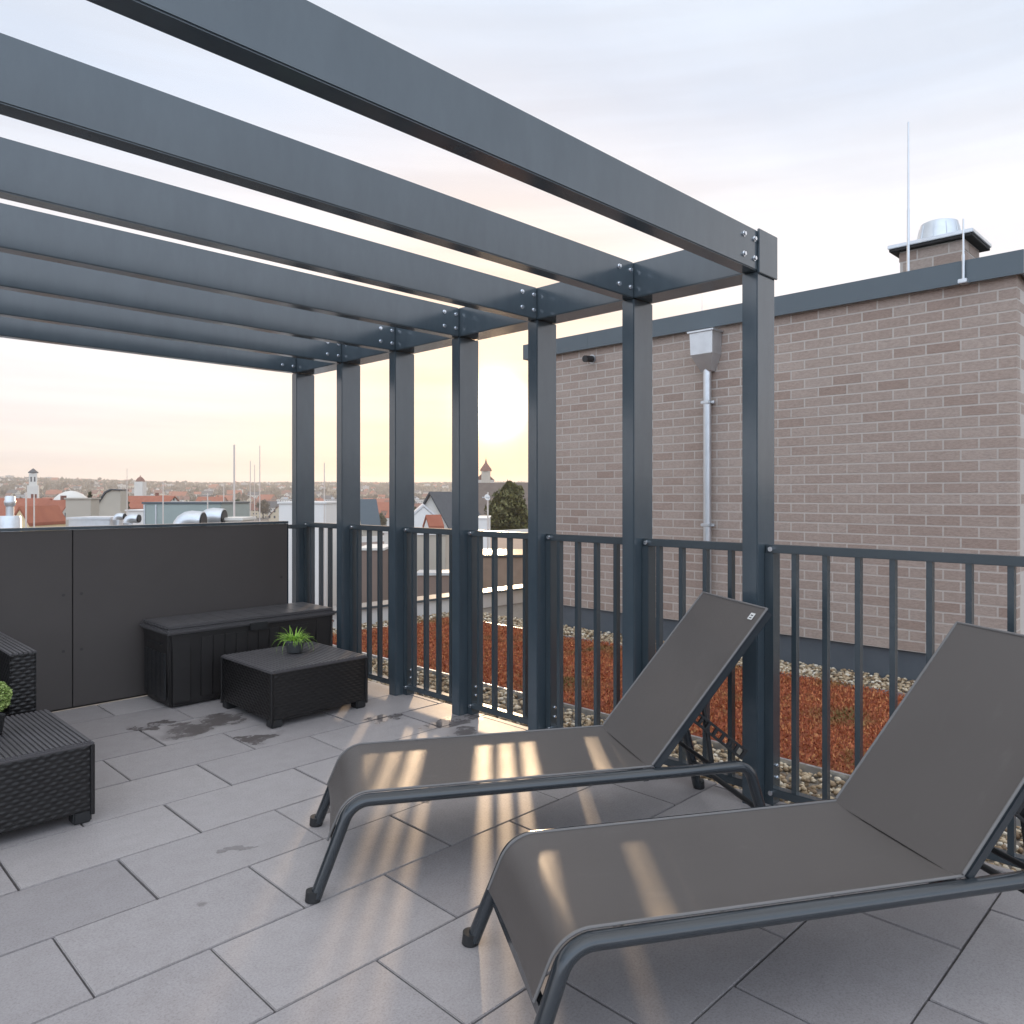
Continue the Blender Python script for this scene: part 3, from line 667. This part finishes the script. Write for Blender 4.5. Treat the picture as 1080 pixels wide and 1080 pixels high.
    for sy in (-1, 1): MB().tube([M @ Vector((.002, sy * .2505, .002)), M @ Vector((LB - .001, sy * .2505, .002))], .0042, 8).build('piping', M_PIPE, bs)
    MB().tube([M @ Vector((LB, -.2505, .001)), M @ Vector((LB, .2505, .001))], .0045, 8).build('top_seam', M_PIPE, bs)
    if tagged:      # sewn white label near the top corner
        tg = MB(); tg.box(LB - .062, LB - .032, -.210, -.180, .0025, .0040, .0008, M).build('sewn_label', M_WHITE, bs)
        MB().box(LB - .056, LB - .052, -.203, -.188, .0041, .0046, 0, M).box(LB - .045, LB - .041, -.203, -.188, .0041, .0046, 0, M).build('label_print', M_BLACK, bs)
    # notched support arms and struts
    for sy in (-1, 1):
        y = sy * .222; a = M @ Vector((.235, 0, -.034)); b = Vector((1.555, 0, .315)); d = (b - a); L = d.length; an = math.atan2(-d.z, d.x)
        T = Matrix.Translation((a.x, y, a.z)) @ Matrix.Rotation(an, 4, 'Y')
        m = MB(); m.box(0, L, -.004, .004, .012, .022, .002, T).box(0, L, -.004, .004, -.020, -.010, .002, T)
        for q in range(7): m.box(L * (.10 + .14 * q), L * (.10 + .14 * q) + .012, -.004, .004, -.0099, .0119, 0, T)
        m.build('notched_arm', M_BLACK, o)
        c = M @ Vector((.30, 0, -.034)); MB().tube([(c.x, y * .93, c.z), (1.43, y * .93, .285)], .009, 10).build('prop_strut', M_BLACK, o)
    MB().tube([(1.43, -.225, .283), (1.43, .225, .283)], .009, 10).build('prop_bar', M_BLACK, o)
    return o
l1 = lounger(True); l1.location = (1.4335, 2.406, .001); l1.rotation_euler = (0, 0, R(-31.74))
put(l1, 'grey sling sun lounger with raised back, nearest the pergola posts, farther from us', 'sun lounger', 'pair of sun loungers')
l2 = lounger(False); l2.location = (1.3275, 1.390, .001); l2.rotation_euler = (0, 0, R(-31.74))
put(l2, 'grey sling sun lounger in front at the lower right, its back cut by the frame', 'sun lounger', 'pair of sun loungers')
# ------------------------------------------------------------------ roofs and the town beyond
M_RED = (lambda t: t.out(t.mix(t.noise(.9, 4, .6), (.25, .075, .045), (.40, .14, .08)), .85))(NT('red_roof_tiles'))
M_RED2 = (lambda t: t.out(t.mix(t.noise(.9, 4, .6), (.15, .065, .05), (.24, .11, .08)), .85))(NT('brown_roof_tiles'))
M_SLATE = paint('slate_roof', (.075, .078, .085), .7, .2, 1.5)
def house_wall(name, c):
    t = NT(name); br = t.n('ShaderNodeTexBrick'); br.offset = 0; br.inputs['Scale'].default_value = 1.0
    br.inputs['Brick Width'].default_value = 2.6; br.inputs['Row Height'].default_value = 2.9; br.inputs['Mortar Size'].default_value = .85; br.inputs['Mortar Smooth'].default_value = 0.02
    br.inputs['Color1'].default_value = br.inputs['Color2'].default_value = (.06, .065, .075, 1); br.inputs['Mortar'].default_value = (*c, 1)
    sp_ = t.n('ShaderNodeSeparateXYZ'); t.t.links.new(t.obj(), sp_.inputs[0]); cb = t.n('ShaderNodeCombineXYZ')
    t.t.links.new(t.math('ADD', sp_.outputs[0], sp_.outputs[1]), cb.inputs[0]); t.t.links.new(sp_.outputs[2], cb.inputs[1]); t.t.links.new(cb.outputs[0], br.inputs['Vector'])
    return t.out(br.outputs[0], .85)
WALLS = [house_wall('pale_house_wall', (.62, .59, .54)), house_wall('cream_house_wall', (.60, .50, .36)), house_wall('grey_house_wall', (.42, .42, .42)), house_wall('brick_house_wall', (.34, .20, .15))]
M_PLAINW = paint('plain_plaster', (.66, .63, .58), .85, .08, .5); M_TAN = paint('tan_render', (.46, .41, .34), .85, .1, .8)
M_GLASS = paint('window_glass', (.03, .035, .045), .08, .05, 1, 0, 0.0, .8)
M_GREEN = paint('green_grey_sheet', (.30, .35, .33), .5, .1, 2)
def gable(name, w, l, h, rh, wall, roof, ov=.35, hip=False, chim=True):
    """a gabled house; ridge along y; the origin at its base"""
    o = empty(name); t_ = .25
    MB().prism([(-w / 2, 0), (w / 2, 0), (w / 2, h), (0, h + rh - .02), (-w / 2, h)], 'y', -l / 2, l / 2).build('wall', wall, o)
    k = rh / (w / 2); e = w / 2 + ov
    rf = MB().prism([(-e, h - ov * k + .03), (0, h + rh + .03), (e, h - ov * k + .03), (e, h - ov * k + .03 + t_), (0, h + rh + .03 + t_), (-e, h - ov * k + .03 + t_)], 'y', -l / 2 - ov, l / 2 + ov).build('roof', roof, o)
    if chim: MB().box(w * .12, w * .12 + .7, -l * .2, -l * .2 + .7, h + rh * .5, h + rh + 1.1).build('chimney', M_RED2, rf)
    return o
def slab_house(name, w, l, h, wall):
    o = empty(name); MB().box(-w / 2, w / 2, -l / 2, l / 2, 0, h).build('wall', wall, o)
    rf = MB().box(-w / 2 - .1, w / 2 + .1, -l / 2 - .1, l / 2 + .1, h + .01, h + .35).build('roof', M_SLATE, o); MB().box(-2, 1, -2, 2, h + .351, h + 2.2).build('roof_cabin', M_ZINC, rf); return o
protos = [(gable('town_house', 9, 12, 6, 4.2, WALLS[0], M_RED), 'pale far off house with red tiled gable roof in the hazy town', 'pale houses with red roofs'),
          (gable('town_house', 10, 14, 7.5, 5, WALLS[1], M_RED2), 'cream far off house with brown gable roof in the hazy town', 'cream houses with brown roofs'),
          (gable('town_house', 11, 18, 9, 5, WALLS[0], M_SLATE), 'long pale far off house with slate gable roof in the hazy town', 'pale houses with slate roofs'),
          (gable('town_house', 12, 22, 10, 6, WALLS[3], M_RED), 'large brick far off house with red gable roof in the hazy town', 'brick houses with red roofs'),
          (slab_house('apartment_block', 14, 26, 15, WALLS[2]), 'grey far off apartment block with flat roof in the hazy town', 'grey flat roofed blocks'),
          (slab_house('apartment_block', 12, 18, 12, WALLS[0]), 'white far off apartment block with flat roof in the hazy town', 'white flat roofed blocks')]
used = set(); taken = []
def place(px, d, pr, rz, dz=0, sc=1):
    p = at(px, HOR, d); src, lab, grp = protos[pr]
    for q in taken:
        if (q[0] - p.x) ** 2 + (q[1] - p.y) ** 2 < (14 * 14): return None
    taken.append((p.x, p.y)); o = src if pr not in used else copy_tree(src); used.add(pr)
    o.location = (p.x, p.y, ground_z(p.x, p.y) - .6 + dz); o.rotation_euler = (0, 0, rz); o.scale = (sc, sc, sc)
    return put(o, lab, 'house' if pr < 4 else 'apartment block', grp)
cnt = 0
while cnt < 400:
    d = 330 + 1950 * random.random() ** 1.15; px = random.uniform(-30, 585)
    pr = random.choices(range(6), (5, 4, 3, 2, .8 if d > 700 else 0, 1.2 if d > 700 else 0))[0]
    if place(px, d, pr, YAW * -1 + random.choice([0, .4, 1.2, 1.57, 2.0]) + random.uniform(-.15, .15), 0, random.uniform(.75, 1.0) * (1 if d < 1300 else .8)): cnt += 1
# trees of the town: bare crowns of many small faces
def tree(name, h, w, mat, n, leaf, shape='round'):
    o = empty(name)
    tr = MB(); tr.tube([(0, 0, 0), (.05 * w, .02 * w, h * .35), (0, 0, h * .6), (0, 0, h * .93)], [w * .045, w * .035, w * .022, w * .006], 8)
    for k in range(9):
        a = k * 2.4; z = h * (.28 + .06 * k); r = w * .36 * (1 - k / 13); tr.tube([(0, 0, z), (r * .6 * math.cos(a), r * .6 * math.sin(a), z + h * .07), (r * math.cos(a), r * math.sin(a), z + h * .15)], [w * .018, w * .012, w * .004], 6)
    tr.build('trunk', M_BARK, o)
    if shape == 'round':
        nc = 26; cd = rng.normal(size=(nc, 3)); cd /= np.linalg.norm(cd, axis=1)[:, None]; cc = cd * rng.uniform(.35, .95, (nc, 1)) * np.array([w * .38, w * .38, h * .30]) + np.array([0, 0, h * .64])
        cr_ = rng.uniform(.10, .20, nc) * w
    else:
        nc = 64; tt = np.linspace(.16, .99, nc); a = np.arange(nc) * 2.4; env = w * .5 * (1 - tt) ** .55 * (1 + .28 * np.sin(a * 1.7 + 1)); rr2 = env * rng.uniform(.35, 1.0, nc)
        cc = np.stack([rr2 * np.cos(a), rr2 * np.sin(a), h * tt * .97], 1); cr_ = env * rng.uniform(.16, .40, nc) + w * .025
    idx = rng.integers(0, nc, n); dv = rng.normal(size=(n, 3)); dv /= np.linalg.norm(dv, axis=1)[:, None]
    P_ = cc[idx] + dv * (cr_[idx] * rng.uniform(.35, 1.3, n))[:, None]; P_[:, 2] = np.clip(P_[:, 2], h * .12, h)
    tri = np.array([[-.5, 0, 0], [.5, 0, 0], [.0, .15, 1.1]]); V, Fq = scatter(tri, np.array([[0, 1, 2]]), P_, np.full((n, 3), leaf) * rng.uniform(.6, 1.3, (n, 1)), rng.uniform(0, 6.28, n), rng.uniform(-1.6, 1.6, n))
    mesh_np('crown', V, Fq, mat, o, rnd=np.clip(rng.random(n) * .6 + .4 * rng.random(nc)[idx], 0, 1)); return o
t1 = tree('deciduous_tree', 12, 10, M_TREEFAR, 2600, .8); t2 = tree('deciduous_tree', 14, 8, M_TREE, 2400, .8)
first = {0: True, 1: True}; k = 0
while k < 130:
    d = 300 + 1900 * random.random() ** 1.3; px = random.uniform(-30, 585); p = at(px, HOR, d)
    if any((q[0] - p.x) ** 2 + (q[1] - p.y) ** 2 < 81 for q in taken): continue
    w_ = 0 if random.random() < .7 else 1; src = (t1, t2)[w_]; o = src if first[w_] else copy_tree(src); first[w_] = False
    taken.append((p.x, p.y)); o.location = (p.x, p.y, ground_z(p.x, p.y) - .3); o.rotation_euler = (0, 0, random.uniform(0, 6)); s_ = random.uniform(.6, 1.1); o.scale = (s_ * 1.1, s_ * 1.1, s_)
    put(o, ('bare brown tree among the far off houses', 'dark evergreen tree among the far off houses')[w_], 'tree', ('bare trees of the town', 'evergreen trees of the town')[w_]); k += 1

# distant woods and gardens: too many crowns to count
nw = 260; wc = []
while len(wc) < nw:
    d = 650 + 2050 * random.random() ** .8; p = at(random.uniform(-120, 640), HOR, d); wc.append((p.x, p.y, d))
for q in range(110):
    d = random.uniform(2350, 2680); p = at(-120 + 7 * q, HOR, d); wc.append((p.x, p.y, d))
wc = np.array(wc); per = 230; n = len(wc) * per; c0 = np.repeat(wc, per, 0); sp = np.repeat(rng.uniform(14, 55, len(wc)) * (wc[:, 2] / 1400) ** .6, per)
xy = c0[:, :2] + rng.normal(size=(n, 2)) * sp[:, None] * np.array([1.0, 1.0]); hh_ = rng.uniform(1, 7, n) * (.6 + .4 * np.sin(xy[:, 0] * .09) * np.cos(xy[:, 1] * .11))
zz = np.array([ground_z(a, b) for a, b in xy]) + hh_
tri = np.array([[-.5, 0, -.4], [.5, 0, -.4], [.0, .15, .8]]); V, Fq = scatter(tri, np.array([[0, 1, 2]]), np.column_stack([xy, zz]), rng.uniform(2.5, 6.0, (n, 1)) * np.ones((1, 3)), rng.uniform(0, 6.28, n), rng.uniform(-1, 1, n))
mesh_np('distant_woods', V, Fq, M_TREEFAR, rnd=rng.random(n), kind='stuff')

# single landmarks, each at its own distance
def base_at(px, d): p = at(px, HOR, d); return (p.x, p.y, ground_z(p.x, p.y) - .5)
def zat(py, d): return EYE + (HOR - py) / F_PX * d
def face(o, rz=0): o.rotation_euler = (0, 0, -YAW + rz); return o
def W_(px, d): return px / F_PX * d
# evergreen near the church
d = 110; b = base_at(537, d); H_ = zat(508, d) - b[2]
o = tree('pine_tree', H_, 13.0, leaf_mat('sun_glow_olive_needles', (.045, .050, .014), (.16, .145, .04)), 24000, .42, 'cone'); o.location = b; put(o, 'dense dark green evergreen in front of the large dark roof', 'tree')  # needle colour lightened to carry the glow of the low sun
# large dark roof behind the tree
d = 150; b = base_at(545, d); o = empty('hall_building', b); face(o); hh = zat(545, d) - b[2]; rh = zat(508.5, d) - zat(545, d)
MB().box(-8, 14, 0, 14, 0, hh).build('wall', WALLS[1], o)
MB().prism([(-.5, hh + .02), (7, hh + rh), (14.5, hh + .02)], 'x', -8.4, 14.4).build('roof', paint('weathered_brown_tiles', (.15, .115, .095), .9, .25, .8), o); put(o, 'wide building with a large brown roof ridge behind the evergreen', 'building')
# steep roofed house with pale gable at its left
d = 95; b = base_at(474, d); o = gable('steep_house', 5.2, 9, zat(556, d) - b[2], zat(521, d) - zat(556, d), M_PLAINW, M_SLATE, .5, chim=False); o.location = b; face(o, R(-24)); put(o, 'steep dark roofed house with pale gable between the fourth and fifth posts', 'house')
g = MB()
for q in range(2): g.box(-1.3 + q * 1.7, -.5 + q * 1.7, -4.53, -4.505, zat(553, d) - b[2], zat(545, d) - b[2])
g.build('window', M_GLASS, o)
d = 80; b = base_at(446, d); o = gable('white_house', 2.9, 6, zat(547, d) - b[2], zat(534, d) - zat(547, d), M_WHITE, M_ZINC, .08, chim=False); o.location = b; face(o, R(8)); put(o, 'small white gabled house left of the steep dark roof', 'house')
d = 70; b = base_at(457, d); o = gable('red_roof_annex', 1.3, 1.3, zat(556, d) - b[2], zat(546, d) - zat(556, d), M_WHITE, M_RED, .1, chim=False); o.location = b; face(o, R(-60)); put(o, 'small orange tiled roof in front of the steep house', 'house')
d = 85; b = base_at(387, d); o = gable('grey_house', 1.7, 2, zat(553, d) - b[2], zat(529, d) - zat(553, d), M_TAN, M_COPING, .2, chim=False); o.location = b; face(o, R(-50)); put(o, 'house with grey blue metal roof right of the second farthest post', 'house')
# church with pointed spire
d = 520; b = base_at(512.5, d); o = empty('church', b); face(o); zt, zs, ze = zat(484, d) - b[2], zat(497, d) - b[2], zat(506, d) - b[2]
MB().box(-3.0, 3.0, -3.0, 3.0, 0, zs).build('tower', M_TAN, o)
MB().lathe([(4.0, zs + .01), (3.7, zs + 1.5), (1.9, zs + 4), (.9, zs + 5.5), (.12, zt), (.02, zt + 1.5)], n=8).build('spire', M_RED2, o)
MB().box(-7, 5, 3.1, 24, 0, ze).build('nave', M_PLAINW, o); MB().prism([(-7.6, ze + .01), (-1, ze + 6), (5.6, ze + .01)], 'y', 3.15, 24.5).build('nave_roof', M_RED2, o)
put(o, 'church with pointed spire rising just right of the sunlit post', 'church')
# white tower at the left
d = 360; b = base_at(35, d); o = empty('water_tower', b); face(o, .5); z = lambda y: zat(y, d) - b[2]
MB().box(-2.3, 2.3, -2.3, 2.3, 0, z(512)).build('lower_shaft', M_PLAINW, o); MB().box(-1.6, 1.6, -1.6, 1.6, z(512) + .01, z(499)).build('upper_shaft', M_PLAINW, o)
MB().lathe([(2.1, z(499) + .01), (2.1, z(498)), (1.1, z(496)), (.1, z(494))], n=8).build('cap', M_SLATE, o)
for q in (-1, 1): MB().box(q * .7 - .3, q * .7 + .3, -1.64, -1.605, z(508), z(503)).build('window', M_GLASS, o)
put(o, 'pale stepped tower standing above the red roofs at the far left', 'tower')
d = 520; b = base_at(148, d); o = empty('dome_tower', b); face(o); z = lambda y: zat(y, d) - b[2]
MB().box(-2.8, 2.8, -2.8, 2.8, 0, z(508)).build('shaft', M_PLAINW, o); MB().lathe([(3.0, z(508) + .01), (2.6, z(506)), (1.6, z(504)), (.3, z(502.5)), (.05, z(501))], n=16).build('dome', M_RED2, o)
put(o, 'small tower with a dark red dome above the roofs', 'tower')
d = 330; b = base_at(75, d); o = empty('domed_hall', b); face(o); z = lambda y: zat(y, d) - b[2]
MB().lathe([(7.0, 0), (7.0, z(529)), (6.2, z(525)), (4.4, z(521)), (2.2, z(518.5)), (.2, z(517.5))], n=32).build('dome_roof', M_PLAINW, o); put(o, 'round hall with a pale shallow dome behind the tan chimney block', 'building')
# long red roofs
for px, d, w, y0, y1, rz, lab in ((18, 150, 14, 545, 527, 1.45, 'long red tiled roof at the far left behind the vent cowl'), (58, 140, 7, 545, 529, 1.2, 'red tiled roof right of the vent cowl with dark patch'), (150, 210, 18, 536, 524, 1.5, 'long low red tiled roof left of the green grey shed')):
    b = base_at(px, d); o = gable('red_roofed_house', w * .62, w, zat(y0, d) - b[2], zat(y1, d) - zat(y0, d), WALLS[0], M_RED, .3); o.location = b; face(o, rz); put(o, lab, 'house')
d = 62; b = base_at(41.5, d); o = gable('cream_gable_house', 1.5, 5, zat(553, d) - b[2], zat(537, d) - zat(553, d), paint('cream_plaster', (.70, .55, .33), .8), M_RED, .05, chim=False); o.location = b; face(o); put(o, 'narrow cream gable peeping over the privacy wall', 'house')
# tan gable wall
d = 60; b = base_at(113, d); o = empty('gable_wall_house', b); face(o); z = lambda y: zat(y, d) - b[2]; w_ = W_(1, d)
MB().prism([(-15.5 * w_, 0), (14 * w_, 0), (14 * w_, z(517.5)), (5 * w_, z(517)), (-1 * w_, z(520)), (-15.5 * w_, z(541))], 'y', 0, 1.2).build('wall', M_TAN, o)
MB().prism([(-16.5 * w_, z(541)), (-15.5 * w_, z(541) - .01 + .02), (-1 * w_, z(520) + .02), (5 * w_, z(517) + .02), (14.5 * w_, z(517.5) + .02), (14.5 * w_, z(516.4)), (4.5 * w_, z(515.6)), (-2 * w_, z(518.5))], 'y', -.15, 1.3).build('roof', M_SLATE, o)
put(o, 'tan sloping gable wall with dark coping in the middle distance', 'house')
for px, lab in ((95, 'slim dark cypress left of the tan gable wall'), (133, 'slim dark cypress right of the tan gable wall')):
    d = 190; b = base_at(px, d); o = tree('cypress_tree', zat(517, d) - b[2], 3.0, M_TREE, 2600, .45, 'cone'); o.location = b; put(o, lab, 'tree')
# neighbouring flat roof with its equipment
NZ = -1.35
nb = MB().box(-26, 40, 13, 36, -15.3, NZ).build('neighbouring_building', M_WHITE, label='neighbouring flat roofed building just beyond the terrace', cat='building')
t_ = NT('roofing_felt'); M_FELT = t_.out(t_.mix(t_.noise(.6, 5, .6), (.16, .115, .095), (.27, .20, .165)), .9)
MB().box(-25.8, 39.8, 13.2, 35.8, NZ + .004, NZ + .03).build('roof_felt', M_FELT, nb)
MB().box(-26, 40, 12.9, 13.15, NZ, NZ + .35).box(-26, 40, 35.85, 36, NZ, NZ + .35).build('parapet', M_PLAINW, nb)
def onroof(px, py, d): p = at(px, py, d); return (p.x, p.y, NZ + .032), p.z - NZ - .032
def cowl(px, y0, y1, d, w, label):
    b, h = onroof(px, y0, d); o = empty('vent_cowl', b, label=label, cat='vent'); r = w / F_PX * d / 2; hb = h - (y1 - y0) / F_PX * d
    MB().lathe([(r * 2.1, 0), (r * 2.1, max(.1, hb)), (r * 1.9, max(.12, hb) + .05)], n=28).build('base', M_ZINC, o); z0 = max(.12, hb) + .05
    MB().lathe([(r * .75, z0), (r * .75, z0 + (h - z0) * .45)], n=24).build('pipe', M_ZINC, o)
    MB().lathe([(r * .7, z0 + (h - z0) * .45), (r * 1.0, z0 + (h - z0) * .55), (r * 1.1, z0 + (h - z0) * .72), (r * .95, z0 + (h - z0) * .80), (r * .95, h - .02), (r * .8, h)], n=28).build('hood', M_ZINC, o)
cowl(10.5, 523, 547, 14, 10, 'galvanised vent cowl on a round base at the far left')
def mast(px, y0, d, r, label, mat=None, dz=0):
    b, h = onroof(px, y0, d); o = empty('mast', b, label=label, cat='mast', group='thin masts on the neighbouring roof')
    MB().tube([(0, 0, 0), (0, 0, h)], [r, r * .7], 8).build('pole', mat or M_WHITEP, o); MB().box(-.12, .12, -.12, .12, 0, .08).build('foot', M_DARK, o)
M_WHITEP = paint('white_pole', (.62, .55, .50), .5)
mast(27.5, 519, 16, .022, 'pale pole left of the cream gable'); mast(36, 521, 17, .02, 'pale pole just left of the cream gable')
mast(134, 494, 19, .012, 'thin pale mast left of the green grey shed'); mast(172, 508, 18, .018, 'short pale pole at the left end of the green grey shed')
mast(219, 520, 15, .016, 'short white pole above the chrome ducts'); mast(247, 469, 20, .034, 'tallest and thickest mast behind the privacy wall')
mast(264, 486, 21, .016, 'thin mast right of the thickest mast'); mast(268.5, 490, 23, .015, 'thin mast in the middle of the three beyond the thickest mast'); mast(274, 470, 21, .018, 'thin tall mast, rightmost of those above the privacy wall')
mast(236, 510, 24, .02, 'short mast left of the thickest mast'); mast(342, 488, 17, .016, 'thin mast beside the white plant box'); mast(514.5, 519, 18, .025, 'grey antenna pole with small white dish, left of the evergreen')
b, h = onroof(514, 519, 17.9); o = empty('satellite_dish', (b[0], b[1], NZ + .03 + h - .12), label='small white dish on the antenna pole', cat='dish'); face(o)
MB().lathe([(.02, -.02), (.045, -.012), (.075, 0), (.072, .004), (.02, -.012)], n=20).build('reflector', M_WHITE, o).rotation_euler = (R(70), 0, R(30)); MB().box(-.12, .06, -.012, .012, -.012, .012).build('bracket', M_ZINC, o)
def rbox(name, px0, px1, ytop, d, depth, mat, label, cat, lid=M_ZINC, rz=0, skirt=0):
    b, h = onroof((px0 + px1) / 2, ytop, d); w = (px1 - px0) / F_PX * d; o = empty(name, b, label=label, cat=cat); face(o, rz)
    MB().box(-w / 2, w / 2, 0, depth, 0, h - .05, .01).build('body', mat, o); MB().box(-w / 2 - .03, w / 2 + .03, -.03, depth + .03, h - .048, h, .005).build('lid', lid, o); return o, w, h
rbox('chimney_block', 69, 96, 525, 22, .45, M_TAN, 'square tan chimney block with pale edges', 'chimney', M_TAN)
rbox('roof_hatch', 72, 116, 545.5, 15, .9, M_ZINC, 'flat grey roof hatch in front of the tan chimney block', 'roof hatch')
rbox('white_parapet_block', 133, 156, 537.5, 24, 3, M_WHITE, 'bright white roof block left of the green grey shed', 'roof block', M_WHITE)
o, w, h = rbox('glazed_shed', 151, 233, 529.5, 20, 2.2, M_GREEN, 'green grey roof shed with thin flat lid', 'shed', M_COPING)
for x in (-w / 2 + .02, -w / 2 + .32): MB().box(x, x + .035, -.022, -.002, .02, h - .07).build('corner_trim', M_ZINC, o)
rbox('plant_box', 294, 343.5, 529, 17, 1.6, M_WHITE, 'large white plant box behind the farthest pergola post', 'plant box', M_WHITE)
def duct(px0, px1, y0, d, label):
    b, h = onroof((px0 + px1) / 2, y0, d); w = (px1 - px0) / F_PX * d; o = empty('ventilation_duct', b, label=label, cat='duct', group='curved chrome ducts'); face(o); r = w * .30
    pts = [(-w / 2 + r, .0, 0), (-w / 2 + r, 0, h - 2.0 * r)] + [(-w / 2 + r + (r * 1.1) * (1 - math.cos(a)), 0, h - 2.0 * r + r * 1.05 * math.sin(a)) for a in (.4, .8, 1.2, 1.57)] + [(w / 2, 0, h - r * 1.05)]
    MB().tube(pts, r, 20).build('duct_tube', M_ZINC, o); MB().tube([(w / 2, 0, h - r * 1.05), (w / 2 + .02, 0, h - r * 1.05)], r * .86, 20).build('opening', M_BLACK, o)
duct(119, 131, 541, 12.5, 'chrome duct bend beside the roof hatch'); duct(130, 146, 542, 12.0, 'chrome duct bend just right of its twin')
duct(182, 214, 539, 11.5, 'larger chrome duct with dark mouth above the privacy wall'); duct(206, 236, 536, 12.5, 'chrome duct with dark mouth at the right above the privacy wall')
rbox('vent_box', 232, 255, 546, 12.5, .6, M_PLAINW, 'small pale box right of the chrome ducts', 'vent box', M_PLAINW)
# plant seen through the balusters
rbox('roof_plant_unit', 378, 404, 578, 15, 1.2, M_FELT, 'brown roof plant unit seen through the far balusters', 'plant unit', M_PLAINW)
rbox('cream_roof_block', 424, 470, 562, 17, 2, M_TAN, 'cream roof block seen through the balusters under the sunset', 'roof block', M_WHITE)
rbox('pale_roof_block', 405, 423, 560, 20, 2, M_PLAINW, 'pale narrow roof block left of the cream one', 'roof block', M_WHITE)
rbox('skylight', 508, 556, 585, 13.8, 1.4, paint('orange_brown_brick', (.25, .18, .135), .9, .3, 3), 'low brick skylight box seen through balusters beneath the evergreen', 'skylight', M_GLASS)
rbox('low_wall_block', 503, 515, 546, 30, 3, M_WHITE, 'white roof wall at the foot of the evergreen', 'roof block', M_WHITE)
rbox('grey_curb', 440, 500, 604, 13.6, .5, M_FELT, 'low brown curb on the neighbouring roof', 'curb', M_ZINC)
